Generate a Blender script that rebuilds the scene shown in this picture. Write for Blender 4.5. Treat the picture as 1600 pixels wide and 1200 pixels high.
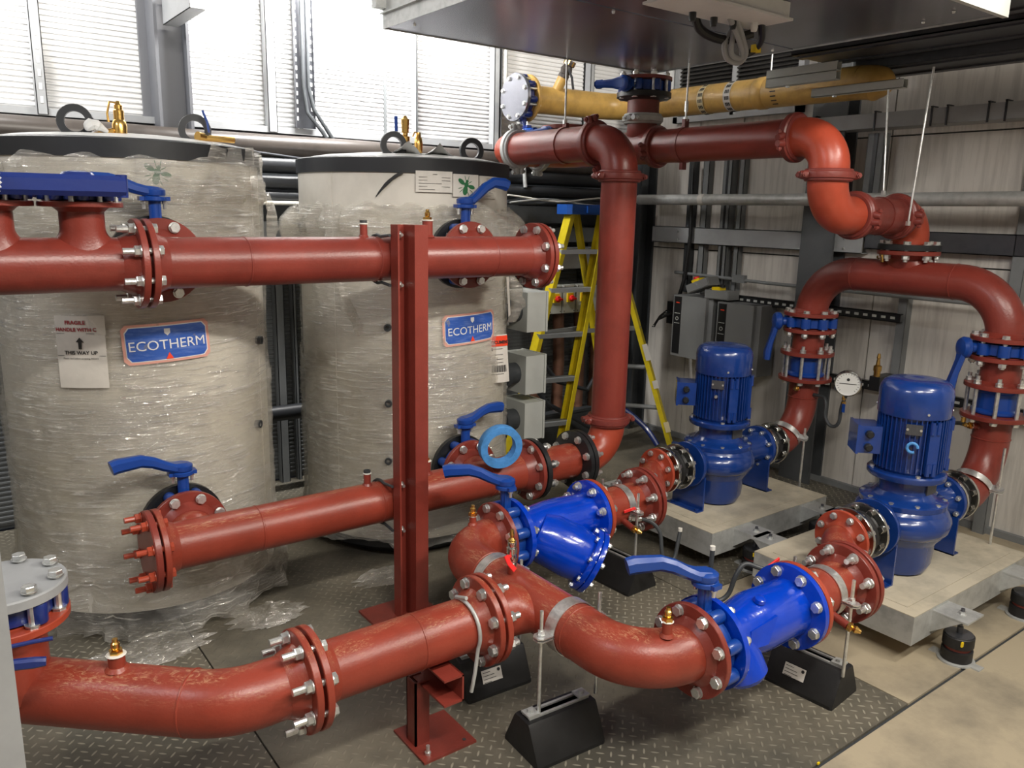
import bpy, math, random
from mathutils import Vector as V, Matrix as MX, noise
random.seed(7)
PI = math.pi
S = bpy.context.scene
for o in list(bpy.data.objects): bpy.data.objects.remove(o)
COL = S.collection
# ------------------------------------------------------------------ camera
cam = bpy.data.objects.new('camera', bpy.data.cameras.new('camera')); COL.objects.link(cam); S.camera = cam
YAW, PIT, ROL, FPX = 0.64267, 0.21308, -0.021737, 1253.8
f_ = V((math.sin(YAW)*math.cos(PIT), math.cos(YAW)*math.cos(PIT), -math.sin(PIT)))
r_ = V((math.cos(YAW), -math.sin(YAW), 0)); d_ = f_.cross(r_)
r2 = r_*math.cos(ROL)+d_*math.sin(ROL); d2 = -r_*math.sin(ROL)+d_*math.cos(ROL)
cam.matrix_world = MX(((r2.x, -d2.x, -f_.x, 0), (r2.y, -d2.y, -f_.y, 0), (r2.z, -d2.z, -f_.z, 1.65), (0, 0, 0, 1)))
cam.data.sensor_width = 36; cam.data.lens = 36*FPX/1600; cam.data.clip_start = .02
# ------------------------------------------------------------------ world, lights, exposure
W = bpy.data.worlds.new('world'); S.world = W; W.use_nodes = True
W.node_tree.nodes['Background'].inputs[0].default_value = (.75, .82, 1, 1)
W.node_tree.nodes['Background'].inputs[1].default_value = .25
def area(loc, tgt, sx, sy, power, col=(1, .93, .82)):
    l = bpy.data.lights.new('lamp', 'AREA'); l.shape = 'RECTANGLE'; l.size = sx; l.size_y = sy; l.energy = power; l.color = col
    o = bpy.data.objects.new('lamp', l); COL.objects.link(o); o.location = loc
    o.rotation_euler = (V(tgt)-V(loc)).to_track_quat('-Z', 'Y').to_euler(); return o
area((.75, -.35, 3.35), (1.1, 1.9, .8), 1.3, .16, 84, (1, .945, .86))
area((3.7, -.3, 3.3), (3.7, 1.9, 1.0), 1.3, .16, 122, (1, .935, .84))
area((2.05, 4.10, 3.02), (2.0, 4.6, 2.62), .8, .12, 100, (1, .98, .95))
area((.05, 4.05, 3.05), (.1, 4.6, 2.55), .7, .12, 38, (1, .98, .95))
area((2.2, -1.2, 3.3), (2.9, 3.2, .9), 1.3, .16, 55, (1, .94, .83))  # added fill from the front, brightens the dim corner behind the ladder
area((-1.6, 1.6, 3.35), (.8, 2.4, 1.0), 1.2, .16, 30, (.95, .96, 1))
S.view_settings.view_transform = 'Standard'; S.view_settings.look = 'None'
S.view_settings.exposure = 0.0; S.view_settings.gamma = 1; S.view_settings.use_curve_mapping = False
# ------------------------------------------------------------------ materials
def mat(name, col, rough=.5, metal=0, bump=0, bscale=60, var=0, vscale=8, col2=None, spec=.5, coat=0, stretch=(1, 1, 1), thr=(.45, .65), emit=0):
    m = bpy.data.materials.new(name); m.use_nodes = True; n = m.node_tree.nodes; l = m.node_tree.links
    b = n['Principled BSDF']; b.inputs['Base Color'].default_value = (*col, 1); b.inputs['Roughness'].default_value = rough
    b.inputs['Metallic'].default_value = metal; b.inputs['Specular IOR Level'].default_value = spec
    if coat: b.inputs['Coat Weight'].default_value = coat; b.inputs['Coat Roughness'].default_value = .08
    if emit: b.inputs['Emission Color'].default_value = (*col, 1); b.inputs['Emission Strength'].default_value = emit
    tc = n.new('ShaderNodeTexCoord'); mp = n.new('ShaderNodeMapping'); mp.inputs['Scale'].default_value = stretch
    l.new(tc.outputs['Object'], mp.inputs['Vector'])
    if var or col2:
        t = n.new('ShaderNodeTexNoise'); t.inputs['Scale'].default_value = vscale; t.inputs['Detail'].default_value = 6; t.inputs['Roughness'].default_value = .65
        l.new(mp.outputs[0], t.inputs['Vector'])
        rp = n.new('ShaderNodeMapRange'); rp.inputs['From Min'].default_value = thr[0]; rp.inputs['From Max'].default_value = thr[1]
        l.new(t.outputs['Fac'], rp.inputs['Value'])
        mx = n.new('ShaderNodeMix'); mx.data_type = 'RGBA'; mx.inputs['A'].default_value = (*col, 1)
        c2 = col2 or tuple(c*(1-var) for c in col); mx.inputs['B'].default_value = (*c2, 1)
        l.new(rp.outputs[0], mx.inputs['Factor']); l.new(mx.outputs['Result'], b.inputs['Base Color'])
    if bump:
        t = n.new('ShaderNodeTexNoise'); t.inputs['Scale'].default_value = bscale; t.inputs['Detail'].default_value = 3
        l.new(mp.outputs[0], t.inputs['Vector'])
        bp = n.new('ShaderNodeBump'); bp.inputs['Strength'].default_value = bump; bp.inputs['Distance'].default_value = .002
        l.new(t.outputs['Fac'], bp.inputs['Height']); l.new(bp.outputs[0], b.inputs['Normal'])
    return m
M = {}
M['red'] = mat('red_oxide_paint', (.22, .036, .025), .33, bump=.25, bscale=140, var=.22, vscale=5)
M['orange'] = mat('orange_red_paint', (.38, .058, .028), .33, bump=.15, bscale=120, var=.15, vscale=5)
M['coup'] = mat('dark_red_paint', (.19, .036, .028), .38, bump=.3, bscale=90, var=.2)
M['blue'] = mat('bright_blue_enamel', (.0, .045, .50), .2, coat=.5, bump=.5, bscale=45, var=.12, vscale=9)
M['dblue'] = mat('dark_blue_enamel', (.010, .026, .165), .3, coat=.3, bump=.2, bscale=60)
M['lever'] = mat('blue_epoxy', (.006, .048, .27), .33, coat=.3, bump=.15, bscale=60)
M['pump'] = mat('pump_blue_paint', (.006, .038, .21), .27, coat=.6, bump=.15, bscale=50, var=.15)
M['zinc'] = mat('zinc_plate', (.80, .81, .80), .30, .85, bump=.3, bscale=200, var=.25, vscale=40)
M['chrome'] = mat('bright_steel', (.7, .7, .68), .16, 1, bump=.1, bscale=90)
M['galv'] = mat('galvanised_steel', (.50, .51, .50), .45, .35, var=.25, vscale=14, bump=.15, bscale=80)
M['galvd'] = mat('dark_galvanised_steel', (.11, .115, .13), .35, .6, var=.3, vscale=6)
M['sheet'] = mat('galvanised_sheet', (.36, .37, .42), .24, .9, var=.15, vscale=3, bump=.08, bscale=4)
M['steel'] = mat('grey_painted_steel', (.20, .21, .215), .5, var=.15, vscale=6)
M['steell'] = mat('light_grey_painted_steel', (.34, .35, .36), .5, var=.12, vscale=6)
M['colm'] = mat('blue_grey_column_paint', (.13, .135, .15), .45)
M['steeld'] = mat('dark_grey_painted_steel', (.075, .08, .085), .45, var=.2, vscale=6)
M['dark'] = mat('dark_steel', (.045, .05, .055), .5, var=.3, vscale=6)
M['black'] = mat('black_rubber', (.012, .012, .013), .5, var=.3, vscale=20, bump=.2)
M['lag'] = mat('black_pipe_insulation', (.022, .024, .028), .42, bump=.3, bscale=20)
M['lagb'] = mat('brown_grey_insulation', (.065, .054, .047), .35, bump=.3, bscale=14, var=.4, vscale=5)
M['blackp'] = mat('black_paint', (.014, .015, .017), .35)
M['brass'] = mat('brass', (.75, .47, .14), .25, 1, bump=.2)
M['ptfe'] = mat('white_tape', (.7, .68, .62), .6)
M['white'] = mat('white_plastic', (.75, .75, .74), .5, var=.08)
M['cream'] = mat('cream_tank_jacket', (.66, .63, .57), .40, var=.12, vscale=4)
M['yellow'] = mat('yellow_fibreglass', (.72, .56, .015), .42, var=.15, vscale=12)
M['gas'] = mat('yellow_ochre_paint', (.60, .37, .10), .38, var=.25, vscale=9, bump=.15)
M['capblue'] = mat('blue_plastic', (.012, .08, .36), .38)
M['foam'] = mat('light_blue_foam', (.07, .27, .62), .6, var=.25, vscale=30, bump=.5, bscale=70)
M['concrete'] = mat('pale_concrete', (.56, .50, .385), .75, col2=(.40, .36, .28), vscale=5, bump=.3, bscale=70)
M['wall'] = mat('white_wall_sheet', (.64, .61, .565), .5, col2=(.50, .475, .44), vscale=3, stretch=(1, 9, .7), bump=.1, bscale=60)
M['clad'] = mat('white_cladding', (.70, .70, .70), .32, spec=.4)
M['clad_shade'] = mat('shaded_cladding', (.16, .17, .175), .5)  # white cladding again, with the lower wall's shade put into its colour
M['redh'] = mat('red_plastic', (.75, .02, .02), .35)
M['yelh'] = mat('yellow_plastic', (.85, .60, .01), .35)
M['encl'] = mat('pale_grey_enclosure', (.56, .58, .55), .45, var=.06)
M['inv'] = mat('grey_enclosure', (.20, .205, .205), .5)
M['copper'] = mat('copper_brown', (.20, .095, .06), .45, var=.4, vscale=5)
M['paper'] = mat('white_paper', (.66, .63, .58), .6, bump=.5, bscale=18, var=.1)
M['pink'] = mat('pink_border', (.66, .33, .27), .5)
M['plate'] = mat('blue_plate', (.03, .10, .42), .35, col2=(.10, .18, .50), vscale=14, stretch=(1, 1, 6), bump=.4, bscale=22)
M['ink'] = mat('black_ink', (.02, .02, .02), .6)
M['inkg'] = mat('green_ink', (.02, .14, .05), .6)
M['inkr'] = mat('dark_red_ink', (.30, .02, .03), .6)
M['inkw'] = mat('white_ink', (.72, .72, .74), .5)
M['orangel'] = mat('orange_red_label', (.85, .06, .02), .5)
M['grille'] = mat('dark_louvre', (.05, .048, .045), .5)
M['dial'] = mat('gauge_dial', (.78, .78, .75), .4)
M['tape'] = mat('buff_label', (.72, .62, .38), .5)
def film_mat():
    m = bpy.data.materials.new('stretch_film'); m.use_nodes = True; n = m.node_tree.nodes; l = m.node_tree.links
    b = n['Principled BSDF']; b.inputs['Base Color'].default_value = (.74, .71, .65, 1); b.inputs['Roughness'].default_value = .11; b.inputs['Specular IOR Level'].default_value = 1.0
    tr = n.new('ShaderNodeBsdfTransparent'); mx = n.new('ShaderNodeMixShader'); out = n['Material Output']; tr.inputs[0].default_value = (.95, .94, .91, 1)
    tc = n.new('ShaderNodeTexCoord')
    def nz(scale, rot, s, det, dist):
        mp = n.new('ShaderNodeMapping'); mp.inputs['Scale'].default_value = scale; mp.inputs['Rotation'].default_value = rot; l.new(tc.outputs['Object'], mp.inputs['Vector'])
        t = n.new('ShaderNodeTexNoise'); t.inputs['Scale'].default_value = s; t.inputs['Detail'].default_value = det; t.inputs['Distortion'].default_value = dist; l.new(mp.outputs[0], t.inputs['Vector']); return t.outputs['Fac']
    t = nz((4, 4, 64), (.12, .18, 0), 1.5, 3, 1.0); t2 = nz((1, 1, 1.6), (0, 0, 0), 11, 3, .8); t4 = nz((1, 1, 1), (0, 0, 0), 2.2, 2, 0)
    def mr(src, a, c, d, e):
        r = n.new('ShaderNodeMapRange'); r.inputs['From Min'].default_value = a; r.inputs['From Max'].default_value = c; r.inputs['To Min'].default_value = d; r.inputs['To Max'].default_value = e; l.new(src, r.inputs['Value']); return r.outputs[0]
    def mt(op, x, y):
        q = n.new('ShaderNodeMath'); q.operation = op
        for i, v in enumerate((x, y)):
            if isinstance(v, float): q.inputs[i].default_value = v
            else: l.new(v, q.inputs[i])
        return q.outputs[0]
    h = mt('ADD', t, mt('MULTIPLY', t2, .5))
    bp = n.new('ShaderNodeBump'); bp.inputs['Strength'].default_value = 1; bp.inputs['Distance'].default_value = .045; l.new(h, bp.inputs['Height']); cre = mt('MULTIPLY', mr(t, .56, .66, 0., .95), mr(t4, .34, .56, .15, 1.)); cloud = mt('MULTIPLY', mr(t4, .35, .72, .16, .42), mr(t2, .35, .6, .7, 1.15))
    df = n.new('ShaderNodeBsdfDiffuse'); df.inputs[0].default_value = (.92, .90, .85, 1); gl = n.new('ShaderNodeBsdfGlossy'); gl.inputs[0].default_value = (1, .98, .94, 1); gl.inputs['Roughness'].default_value = .13
    l.new(bp.outputs[0], gl.inputs['Normal']); m2 = n.new('ShaderNodeMixShader')
    l.new(mt('ADD', mt('MULTIPLY', cre, .55), mt('MULTIPLY', cloud, .6)), m2.inputs[0]); l.new(tr.outputs[0], m2.inputs[1]); l.new(df.outputs[0], m2.inputs[2])
    l.new(mt('ADD', mt('MULTIPLY', cre, .50), mt('MULTIPLY', cloud, .75)), mx.inputs[0]); l.new(m2.outputs[0], mx.inputs[1]); l.new(gl.outputs[0], mx.inputs[2]); l.new(mx.outputs[0], out.inputs['Surface']); n.remove(b)
    return m
M['film'] = film_mat()
def floor_mat():
    m = mat('checker_plate_floor', (.095, .088, .070), .5, col2=(.20, .178, .135), vscale=1.5, thr=(.42, .62)); n = m.node_tree.nodes; l = m.node_tree.links; b = n['Principled BSDF']
    b.inputs['Metallic'].default_value = .15
    geo = n.new('ShaderNodeNewGeometry'); sep = n.new('ShaderNodeSeparateXYZ'); l.new(geo.outputs['Position'], sep.inputs[0])
    def mth(op, a, c=None, d=None):
        q = n.new('ShaderNodeMath'); q.operation = op
        for i, v in enumerate((a, c, d)):
            if v is None: continue
            if isinstance(v, (int, float)): q.inputs[i].default_value = v
            else: l.new(v, q.inputs[i])
        return q.outputs[0]
    P = .034
    u = mth('DIVIDE', mth('ADD', sep.outputs[0], sep.outputs[1]), P*1.414); v = mth('DIVIDE', mth('SUBTRACT', sep.outputs[0], sep.outputs[1]), P*1.414)
    chk = mth('MODULO', mth('ADD', mth('ABSOLUTE', mth('FLOOR', u)), mth('ABSOLUTE', mth('FLOOR', v))), 2)
    fu = mth('SUBTRACT', mth('FRACT', u), .5); fv = mth('SUBTRACT', mth('FRACT', v), .5)
    def ell(a, c): return mth('ADD', mth('POWER', mth('DIVIDE', mth('ABSOLUTE', a), .42), 2), mth('POWER', mth('DIVIDE', mth('ABSOLUTE', c), .11), 2))
    e1 = ell(fu, fv); e2 = ell(fv, fu)
    mixv = mth('ADD', mth('MULTIPLY', e1, chk), mth('MULTIPLY', e2, mth('SUBTRACT', 1, chk)))
    h = n.new('ShaderNodeMapRange'); h.inputs['From Min'].default_value = 1.1; h.inputs['From Max'].default_value = .5; l.new(mixv, h.inputs['Value'])
    bp = n.new('ShaderNodeBump'); bp.inputs['Strength'].default_value = .45; bp.inputs['Distance'].default_value = .0025; l.new(h.outputs[0], bp.inputs['Height']); l.new(bp.outputs[0], b.inputs['Normal'])
    # the worn crowns of the tear pattern show paler metal
    src = b.inputs['Base Color'].links[0].from_socket
    mx = n.new('ShaderNodeMix'); mx.data_type = 'RGBA'; mx.inputs['B'].default_value = (.52, .48, .38, 1)
    t = n.new('ShaderNodeTexNoise'); t.inputs['Scale'].default_value = 2.3; t.inputs['Detail'].default_value = 5
    rr = n.new('ShaderNodeMapRange'); rr.inputs['From Min'].default_value = .42; rr.inputs['From Max'].default_value = .60; rr.inputs['To Max'].default_value = .6; l.new(t.outputs['Fac'], rr.inputs['Value'])
    l.new(mth('MULTIPLY', h.outputs[0], rr.outputs[0]), mx.inputs['Factor']); l.new(src, mx.inputs['A']); l.new(mx.outputs['Result'], b.inputs['Base Color'])
    return m
M['floor'] = floor_mat()
M['floor2'] = mat('dusty_floor_plate', (.42, .355, .25), .62, col2=(.23, .20, .15), vscale=2.4, thr=(.45, .72), bump=.3, bscale=120)
# scuffed red paint for the low pipes people step on
def scuff(name, base):
    m = mat(name, base, .36, bump=.25, bscale=130, var=.2, vscale=5); n = m.node_tree.nodes; l = m.node_tree.links; b = n['Principled BSDF']
    src = b.inputs['Base Color'].links[0].from_socket
    t = n.new('ShaderNodeTexNoise'); t.inputs['Scale'].default_value = 42; t.inputs['Detail'].default_value = 7; t.inputs['Roughness'].default_value = .75; t.inputs['Distortion'].default_value = 1.2
    t3 = n.new('ShaderNodeTexNoise'); t3.inputs['Scale'].default_value = 5; t3.inputs['Detail'].default_value = 2
    g = n.new('ShaderNodeNewGeometry'); sp = n.new('ShaderNodeSeparateXYZ'); l.new(g.outputs['Normal'], sp.inputs[0])
    r1 = n.new('ShaderNodeMapRange'); r1.inputs['From Min'].default_value = .50; r1.inputs['From Max'].default_value = .62; l.new(t.outputs['Fac'], r1.inputs['Value'])
    r3 = n.new('ShaderNodeMapRange'); r3.inputs['From Min'].default_value = .45; r3.inputs['From Max'].default_value = .6; l.new(t3.outputs['Fac'], r3.inputs['Value'])
    rn = n.new('ShaderNodeMapRange'); rn.inputs['From Min'].default_value = .35; rn.inputs['From Max'].default_value = .9; rn.inputs['To Max'].default_value = .75; l.new(sp.outputs[2], rn.inputs['Value'])
    a = n.new('ShaderNodeMath'); a.operation = 'MULTIPLY'; l.new(r1.outputs[0], a.inputs[0]); l.new(rn.outputs[0], a.inputs[1])
    c = n.new('ShaderNodeMath'); c.operation = 'MULTIPLY'; l.new(a.outputs[0], c.inputs[0]); l.new(r3.outputs[0], c.inputs[1])
    mx = n.new('ShaderNodeMix'); mx.data_type = 'RGBA'; mx.inputs['B'].default_value = (.50, .30, .17, 1)
    l.new(c.outputs[0], mx.inputs['Factor']); l.new(src, mx.inputs['A']); l.new(mx.outputs['Result'], b.inputs['Base Color'])
    return m
M['scuff'] = scuff('scuffed_red_paint', (.28, .043, .024))
# ------------------------------------------------------------------ mesh helpers
X, Y, Z = V((1, 0, 0)), V((0, 1, 0)), V((0, 0, 1))
def frame(c, ax, up=None):
    ax = V(ax).normalized(); up = V(up) if up else (Z if abs(ax.z) < .9 else X)
    x = up.cross(ax).normalized(); y = ax.cross(x)
    return MX(((x.x, y.x, ax.x, c[0]), (x.y, y.y, ax.y, c[1]), (x.z, y.z, ax.z, c[2]), (0, 0, 0, 1)))
class MB:
    def __init__(s): s.v = []; s.f = []
    def add(s, vs, fs):
        b = len(s.v); s.v += [V(p) for p in vs]; s.f += [tuple(i+b for i in q) for q in fs]; return s
    def box(s, c, size, rot=None, taper=(1, 1)):
        x, y, z = [k/2 for k in size]; t = taper
        vs = [V((sx*x*(t[0] if sz > 0 else 1), sy*y*(t[1] if sz > 0 else 1), sz*z)) for sz in (-1, 1) for sx, sy in ((-1, -1), (1, -1), (1, 1), (-1, 1))]
        if rot is not None: vs = [rot @ p for p in vs]
        return s.add([p+V(c) for p in vs], [(3, 2, 1, 0), (4, 5, 6, 7), (0, 1, 5, 4), (1, 2, 6, 5), (2, 3, 7, 6), (3, 0, 4, 7)])
    def bb(s, a, b): return s.box([(a[i]+b[i])/2 for i in range(3)], [abs(b[i]-a[i]) for i in range(3)])
    def lathe(s, prof, mtx, n=28, cap=True):
        vs = []; fs = []
        for (r, h) in prof:
            for k in range(n):
                a = 2*PI*k/n; vs.append(mtx @ V((r*math.cos(a), r*math.sin(a), h)))
        for i in range(len(prof)-1):
            for k in range(n): fs.append((i*n+k, i*n+(k+1) % n, (i+1)*n+(k+1) % n, (i+1)*n+k))
        if cap: fs.append(tuple(range(n-1, -1, -1))); fs.append(tuple((len(prof)-1)*n+k for k in range(n)))
        return s.add(vs, fs)
    def cyl(s, a, b, r, n=16, r2=None):
        a = V(a); b = V(b); return s.lathe([(r, 0), (r if r2 is None else r2, (b-a).length)], frame(a, b-a), n)
    def sweep(s, pts, rad, n=20, cap=True, flat=None):
        pts = [V(p) for p in pts]; m = len(pts); R = rad if isinstance(rad, (list, tuple)) else [rad]*m
        tan = [(pts[min(i+1, m-1)]-pts[max(i-1, 0)]).normalized() for i in range(m)]
        u = tan[0].orthogonal().normalized(); vs = []; fs = []
        for i in range(m):
            u = (u-tan[i]*u.dot(tan[i])).normalized(); w = tan[i].cross(u)
            for k in range(n):
                a = 2*PI*k/n; vs.append(pts[i]+(u*math.cos(a)+w*math.sin(a))*R[i])
        for i in range(m-1):
            for k in range(n): fs.append((i*n+k, i*n+(k+1) % n, (i+1)*n+(k+1) % n, (i+1)*n+k))
        if cap: fs.append(tuple(range(n-1, -1, -1))); fs.append(tuple((m-1)*n+k for k in range(n)))
        return s.add(vs, fs)
    def ribbon(s, pts, wid, th, side):
        # rectangular bar along pts; side = list or vector of width direction
        pts = [V(p) for p in pts]; m = len(pts); vs = []; fs = []
        for i in range(m):
            t = (pts[min(i+1, m-1)]-pts[max(i-1, 0)]).normalized(); sd = V(side).normalized(); sd = (sd-t*sd.dot(t)).normalized(); up = sd.cross(t)
            w = wid[i] if isinstance(wid, (list, tuple)) else wid; h = th[i] if isinstance(th, (list, tuple)) else th
            c = .28*min(w, h)
            for a, b in ((w/2-c, -h/2), (w/2, -h/2+c), (w/2, h/2-c), (w/2-c, h/2), (-w/2+c, h/2), (-w/2, h/2-c), (-w/2, -h/2+c), (-w/2+c, -h/2)): vs.append(pts[i]+sd*a+up*b)
        for i in range(m-1):
            for k in range(8): fs.append((i*8+k, i*8+(k+1) % 8, (i+1)*8+(k+1) % 8, (i+1)*8+k))
        fs.append(tuple(range(7, -1, -1))); fs.append(tuple((m-1)*8+k for k in range(8)))
        return s.add(vs, fs)
    def prism(s, poly, a, b, mtx=None):
        n = len(poly); vs = [V((p[0], p[1], h)) for h in (a, b) for p in poly]
        if mtx is not None: vs = [mtx @ p for p in vs]
        return s.add(vs, [tuple(range(n-1, -1, -1)), tuple(range(n, 2*n))]+[(i, (i+1) % n, n+(i+1) % n, n+i) for i in range(n)])
    def mesh(s, name, m, off=V((0, 0, 0)), smooth=35):
        me = bpy.data.meshes.new(name); me.from_pydata([tuple(p-off) for p in s.v], [], s.f); me.update()
        me.materials.append(M[m] if isinstance(m, str) else m)
        if smooth:
            me.polygons.foreach_set('use_smooth', [True]*len(me.polygons)); me.set_sharp_from_angle(angle=math.radians(smooth))
        return me
def link(name, me, parent=None, mtx=None):
    o = bpy.data.objects.new(name, me); COL.objects.link(o)
    if parent: o.parent = parent
    if mtx is not None: o.matrix_local = mtx
    return o
def thing(name, label, cat, loc=(0, 0, 0), rot=None, group=None):
    o = bpy.data.objects.new(name, None); COL.objects.link(o); o.empty_display_size = .05
    o.matrix_world = MX.Translation(V(loc)) @ (rot.to_4x4() if rot is not None else MX.Identity(4))
    o['label'] = label; o['category'] = cat
    if group: o['group'] = group
    o['w'] = 0 if rot is not None else 1
    return o
def part(name, mb, m, parent, smooth=35, label=None):
    off = V((0, 0, 0)); p = parent
    mtx = None
    if parent.type == 'EMPTY' and parent.get('w'): off = parent.matrix_world.translation
    elif parent.type == 'MESH' and parent.parent and parent.parent.get('w'): off = parent.parent.matrix_world.translation
    o = link(name, mb.mesh(name, m, off, smooth), parent)
    if label: o['label'] = label
    return o
def solo(name, mb, m, label, cat, group=None, smooth=35):
    lo = V([min(p[i] for p in mb.v) for i in range(3)]); hi = V([max(p[i] for p in mb.v) for i in range(3)])
    base = V(((lo.x+hi.x)/2, (lo.y+hi.y)/2, lo.z))
    o = link(name, mb.mesh(name, m, base, smooth)); o.location = base; o['label'] = label; o['category'] = cat
    if group: o['group'] = group
    return o
def struct(name, mb, m, smooth=0, parent=None):
    o = link(name, mb.mesh(name, m, V((0, 0, 0)), smooth), parent)
    if not parent: o['kind'] = 'structure'
    return o
def fillet(pts, R, n=12):
    pts = [V(p) for p in pts]; out = [pts[0]]
    for i in range(1, len(pts)-1):
        a = (pts[i-1]-pts[i]).normalized(); b = (pts[i+1]-pts[i]).normalized(); th = a.angle(b)
        r = R[i-1] if isinstance(R, (list, tuple)) else R; d = r/math.tan(th/2)
        c = pts[i]+(a+b).normalized()*(r/math.sin(th/2)); p0 = pts[i]+a*d; p1 = pts[i]+b*d
        u = (p0-c); w = (p1-c)
        for k in range(n+1):
            t = k/n; ang = u.angle(w); q = (u*math.sin((1-t)*ang)+w*math.sin(t*ang))/math.sin(ang); out.append(c+q)
    out.append(pts[-1]); return out
# ------------------------------------------------------------------ shared hardware
def hexprof(mb, z0, z1, ra, n=6):
    c = .12*(z1-z0); mb.lathe([(ra*.93, z0), (ra, z0+c), (ra, z1-c), (ra*.9, z1)], MX.Identity(4), 6)
_bm = {}
def bolt_mesh(grip, d, m, stub=.022, nut=True):
    k = (round(grip, 4), d, m, stub, nut)
    if k not in _bm:
        mb = MB(); g = grip/2
        mb.lathe([(d*.95, -g-.003), (d*.95, -g)], MX.Identity(4), 16); hexprof(mb, -g-.003-d*.65, -g-.003, d*.86)
        mb.lathe([(d/2, -g), (d/2, g+d*.9+stub)], MX.Identity(4), 10)
        if nut: mb.lathe([(d*.95, g), (d*.95, g+.003)], MX.Identity(4), 16); hexprof(mb, g+.003, g+.003+d*.85, d*.86)
        _bm[k] = mb.mesh('bolt', m, smooth=30)
    return _bm[k]
def bolts(par, c, ax, grip, r=.12, n=8, d=.020, m='zinc', stub=.022, phase=.5, off=None, skip=()):
    F = frame(c, ax); me = bolt_mesh(grip, d, m, stub)
    inv = par.matrix_world.inverted()
    for k in range(n):
        if k in skip: continue
        a = 2*PI*(k+phase)/n
        link('bolt', me, par, inv @ F @ MX.Translation(V((r*math.cos(a), r*math.sin(a), 0))) @ MX.Rotation(random.random()*3, 4, 'Z'))
def flange(mb, c, ax, r=.1425, t=.022, bore=.084, hub=.045, n=40):
    # c = the sealing face, ax points out of the face
    F = frame(c, ax)
    mb.lathe([(bore*1.005, -t-hub), (bore*1.18, -t-hub*.25), (bore*1.26, -t), (r-.002, -t), (r, -t+.002), (r, -.004), (r-.002, -.002), (r*.74, -.002), (r*.74, 0)], F, n)
def stub(mb, c, ax, r=.0145, L=.05): mb.cyl(V(c), V(c)+V(ax)*L, r, 14)
def test_point(par, p, ax, brass=True, tag='socket', m='red', L=.05, r=.0145, off=.084):
    ax = V(ax); b = V(p)+ax*(off-.012); a = V(p)+ax*(off+L)
    k = MB(); k.cyl(b, a, r, 14); k.lathe([(r*1.5, 0), (r*1.1, .01)], frame(V(p)+ax*(off-.003), ax), 14); s = part(tag, k, m, par)
    t = MB(); t.lathe([(r*1.05, 0), (r*1.2, .003), (r*1.05, .006)], frame(a, ax), 14); part('tape_ring', t, 'ptfe', s)
    if brass:
        q = MB(); F = frame(a+ax*.004, ax); q.lathe([(.017, 0), (.017, .012)], F, 6); q.lathe([(.008, .012), (.011, .017), (.011, .03), (.007, .034), (.007, .042)], F, 12); part('brass_cap', q, 'brass', s)
    else:
        q = MB(); q.lathe([(r*.98, 0), (r*.98, .012), (r*.7, .012), (r*.7, 0)], frame(a+ax*.004, ax), 14); part('plug', q, 'dark', s)
def coupling(c, ax, lug, label, m='coup', r=.084, group=None):
    t = thing('grooved_coupling', label, 'pipe coupling', c, None, group)
    mb = MB(); F = frame(c, ax)
    mb.lathe([(r, -.026), (r+.012, -.026), (r+.016, -.021), (r+.016, -.017), (r+.023, -.012), (r+.024, 0), (r+.023, .012), (r+.016, .017), (r+.016, .021), (r+.012, .026), (r, .026)], F, 36)
    part('clamp_ring', mb, m, t)
    lug = V(lug); lug = (lug-V(ax).normalized()*lug.dot(V(ax).normalized())).normalized(); tv = V(ax).normalized().cross(lug)
    for s in (1, -1):
        k = MB(); cc = V(c)+lug*s*(r+.034)
        for q in (1, -1): k.sweep([cc-lug*s*.022+tv*q*.017, cc-lug*s*.008+tv*q*.015, cc+lug*s*.012+tv*q*.013], [.02, .019, .013], 12)
        b = part('lug', k, m, t)
        k = MB(); k.cyl(cc-tv*.045, cc+tv*.045, .0065, 10); k.lathe([(.012, 0), (.012, .01)], frame(cc+tv*.030, tv), 6); k.lathe([(.012, 0), (.012, .01)], frame(cc-tv*.040, tv), 6)
        part('clamp_bolt', k, 'zinc' if m == 'galv' else 'coup', b)
    return t
def pipe_thing(label, pts, R=.229, r=.084, m='red', name='pipe_spool', cat='pipe', n=32, group=None):
    t = thing(name, label, cat, pts[0], None, group)
    mb = MB(); mb.sweep(fillet(pts, R) if len(pts) > 2 else pts, r, n); part('pipe', mb, m, t); return t
def saddle(par, c, run, br, r=.078, R=.084, h=.12, m='red', x=1.22):
    run = V(run).normalized(); br = V(br).normalized(); sd = br.cross(run); c = V(c); n = 36; vs = []; fs = []
    rings = []
    for i in range(7):
        q = i/6; e = (1-q)**2.2
        for k in range(n):
            a = 2*PI*k/n; yy = (.070*e+r*(1-e))*math.sin(a); xx = r*(1+(x-1)*e)*math.cos(a)
            z0 = math.sqrt(max(0, R*R-(.070*math.sin(a))**2))-.002; zt = R+.030; z = z0+(zt-z0)*q
            vs.append(c+run*xx+sd*yy+br*z)
    for k in range(n): a = 2*PI*k/n; vs.append(c+run*r*math.cos(a)+sd*r*math.sin(a)+br*h)
    for i in range(7):
        for k in range(n): fs.append((i*n+k, i*n+(k+1) % n, (i+1)*n+(k+1) % n, (i+1)*n+k))
    mb = MB(); mb.add(vs, fs); return part('branch', mb, m, par, 60)
def weld(par, c, ax, r=.084, m='red'):
    k = MB(); k.lathe([(r-.002, -.005), (r+.002, -.002), (r+.002, .002), (r-.002, .005)], frame(c, ax), 32, False); part('weld_seam', k, m, par)
def fl(par, c, ax, m='red', **k):
    mb = MB(); flange(mb, c, ax, **k); return part('flange', mb, m, par)
def gasket(par, c, ax, t=.005, r=.108, m='black'):
    mb = MB(); mb.lathe([(r, -t/2), (r, t/2)], frame(c, ax), 36); part('gasket', mb, m, par)
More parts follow.
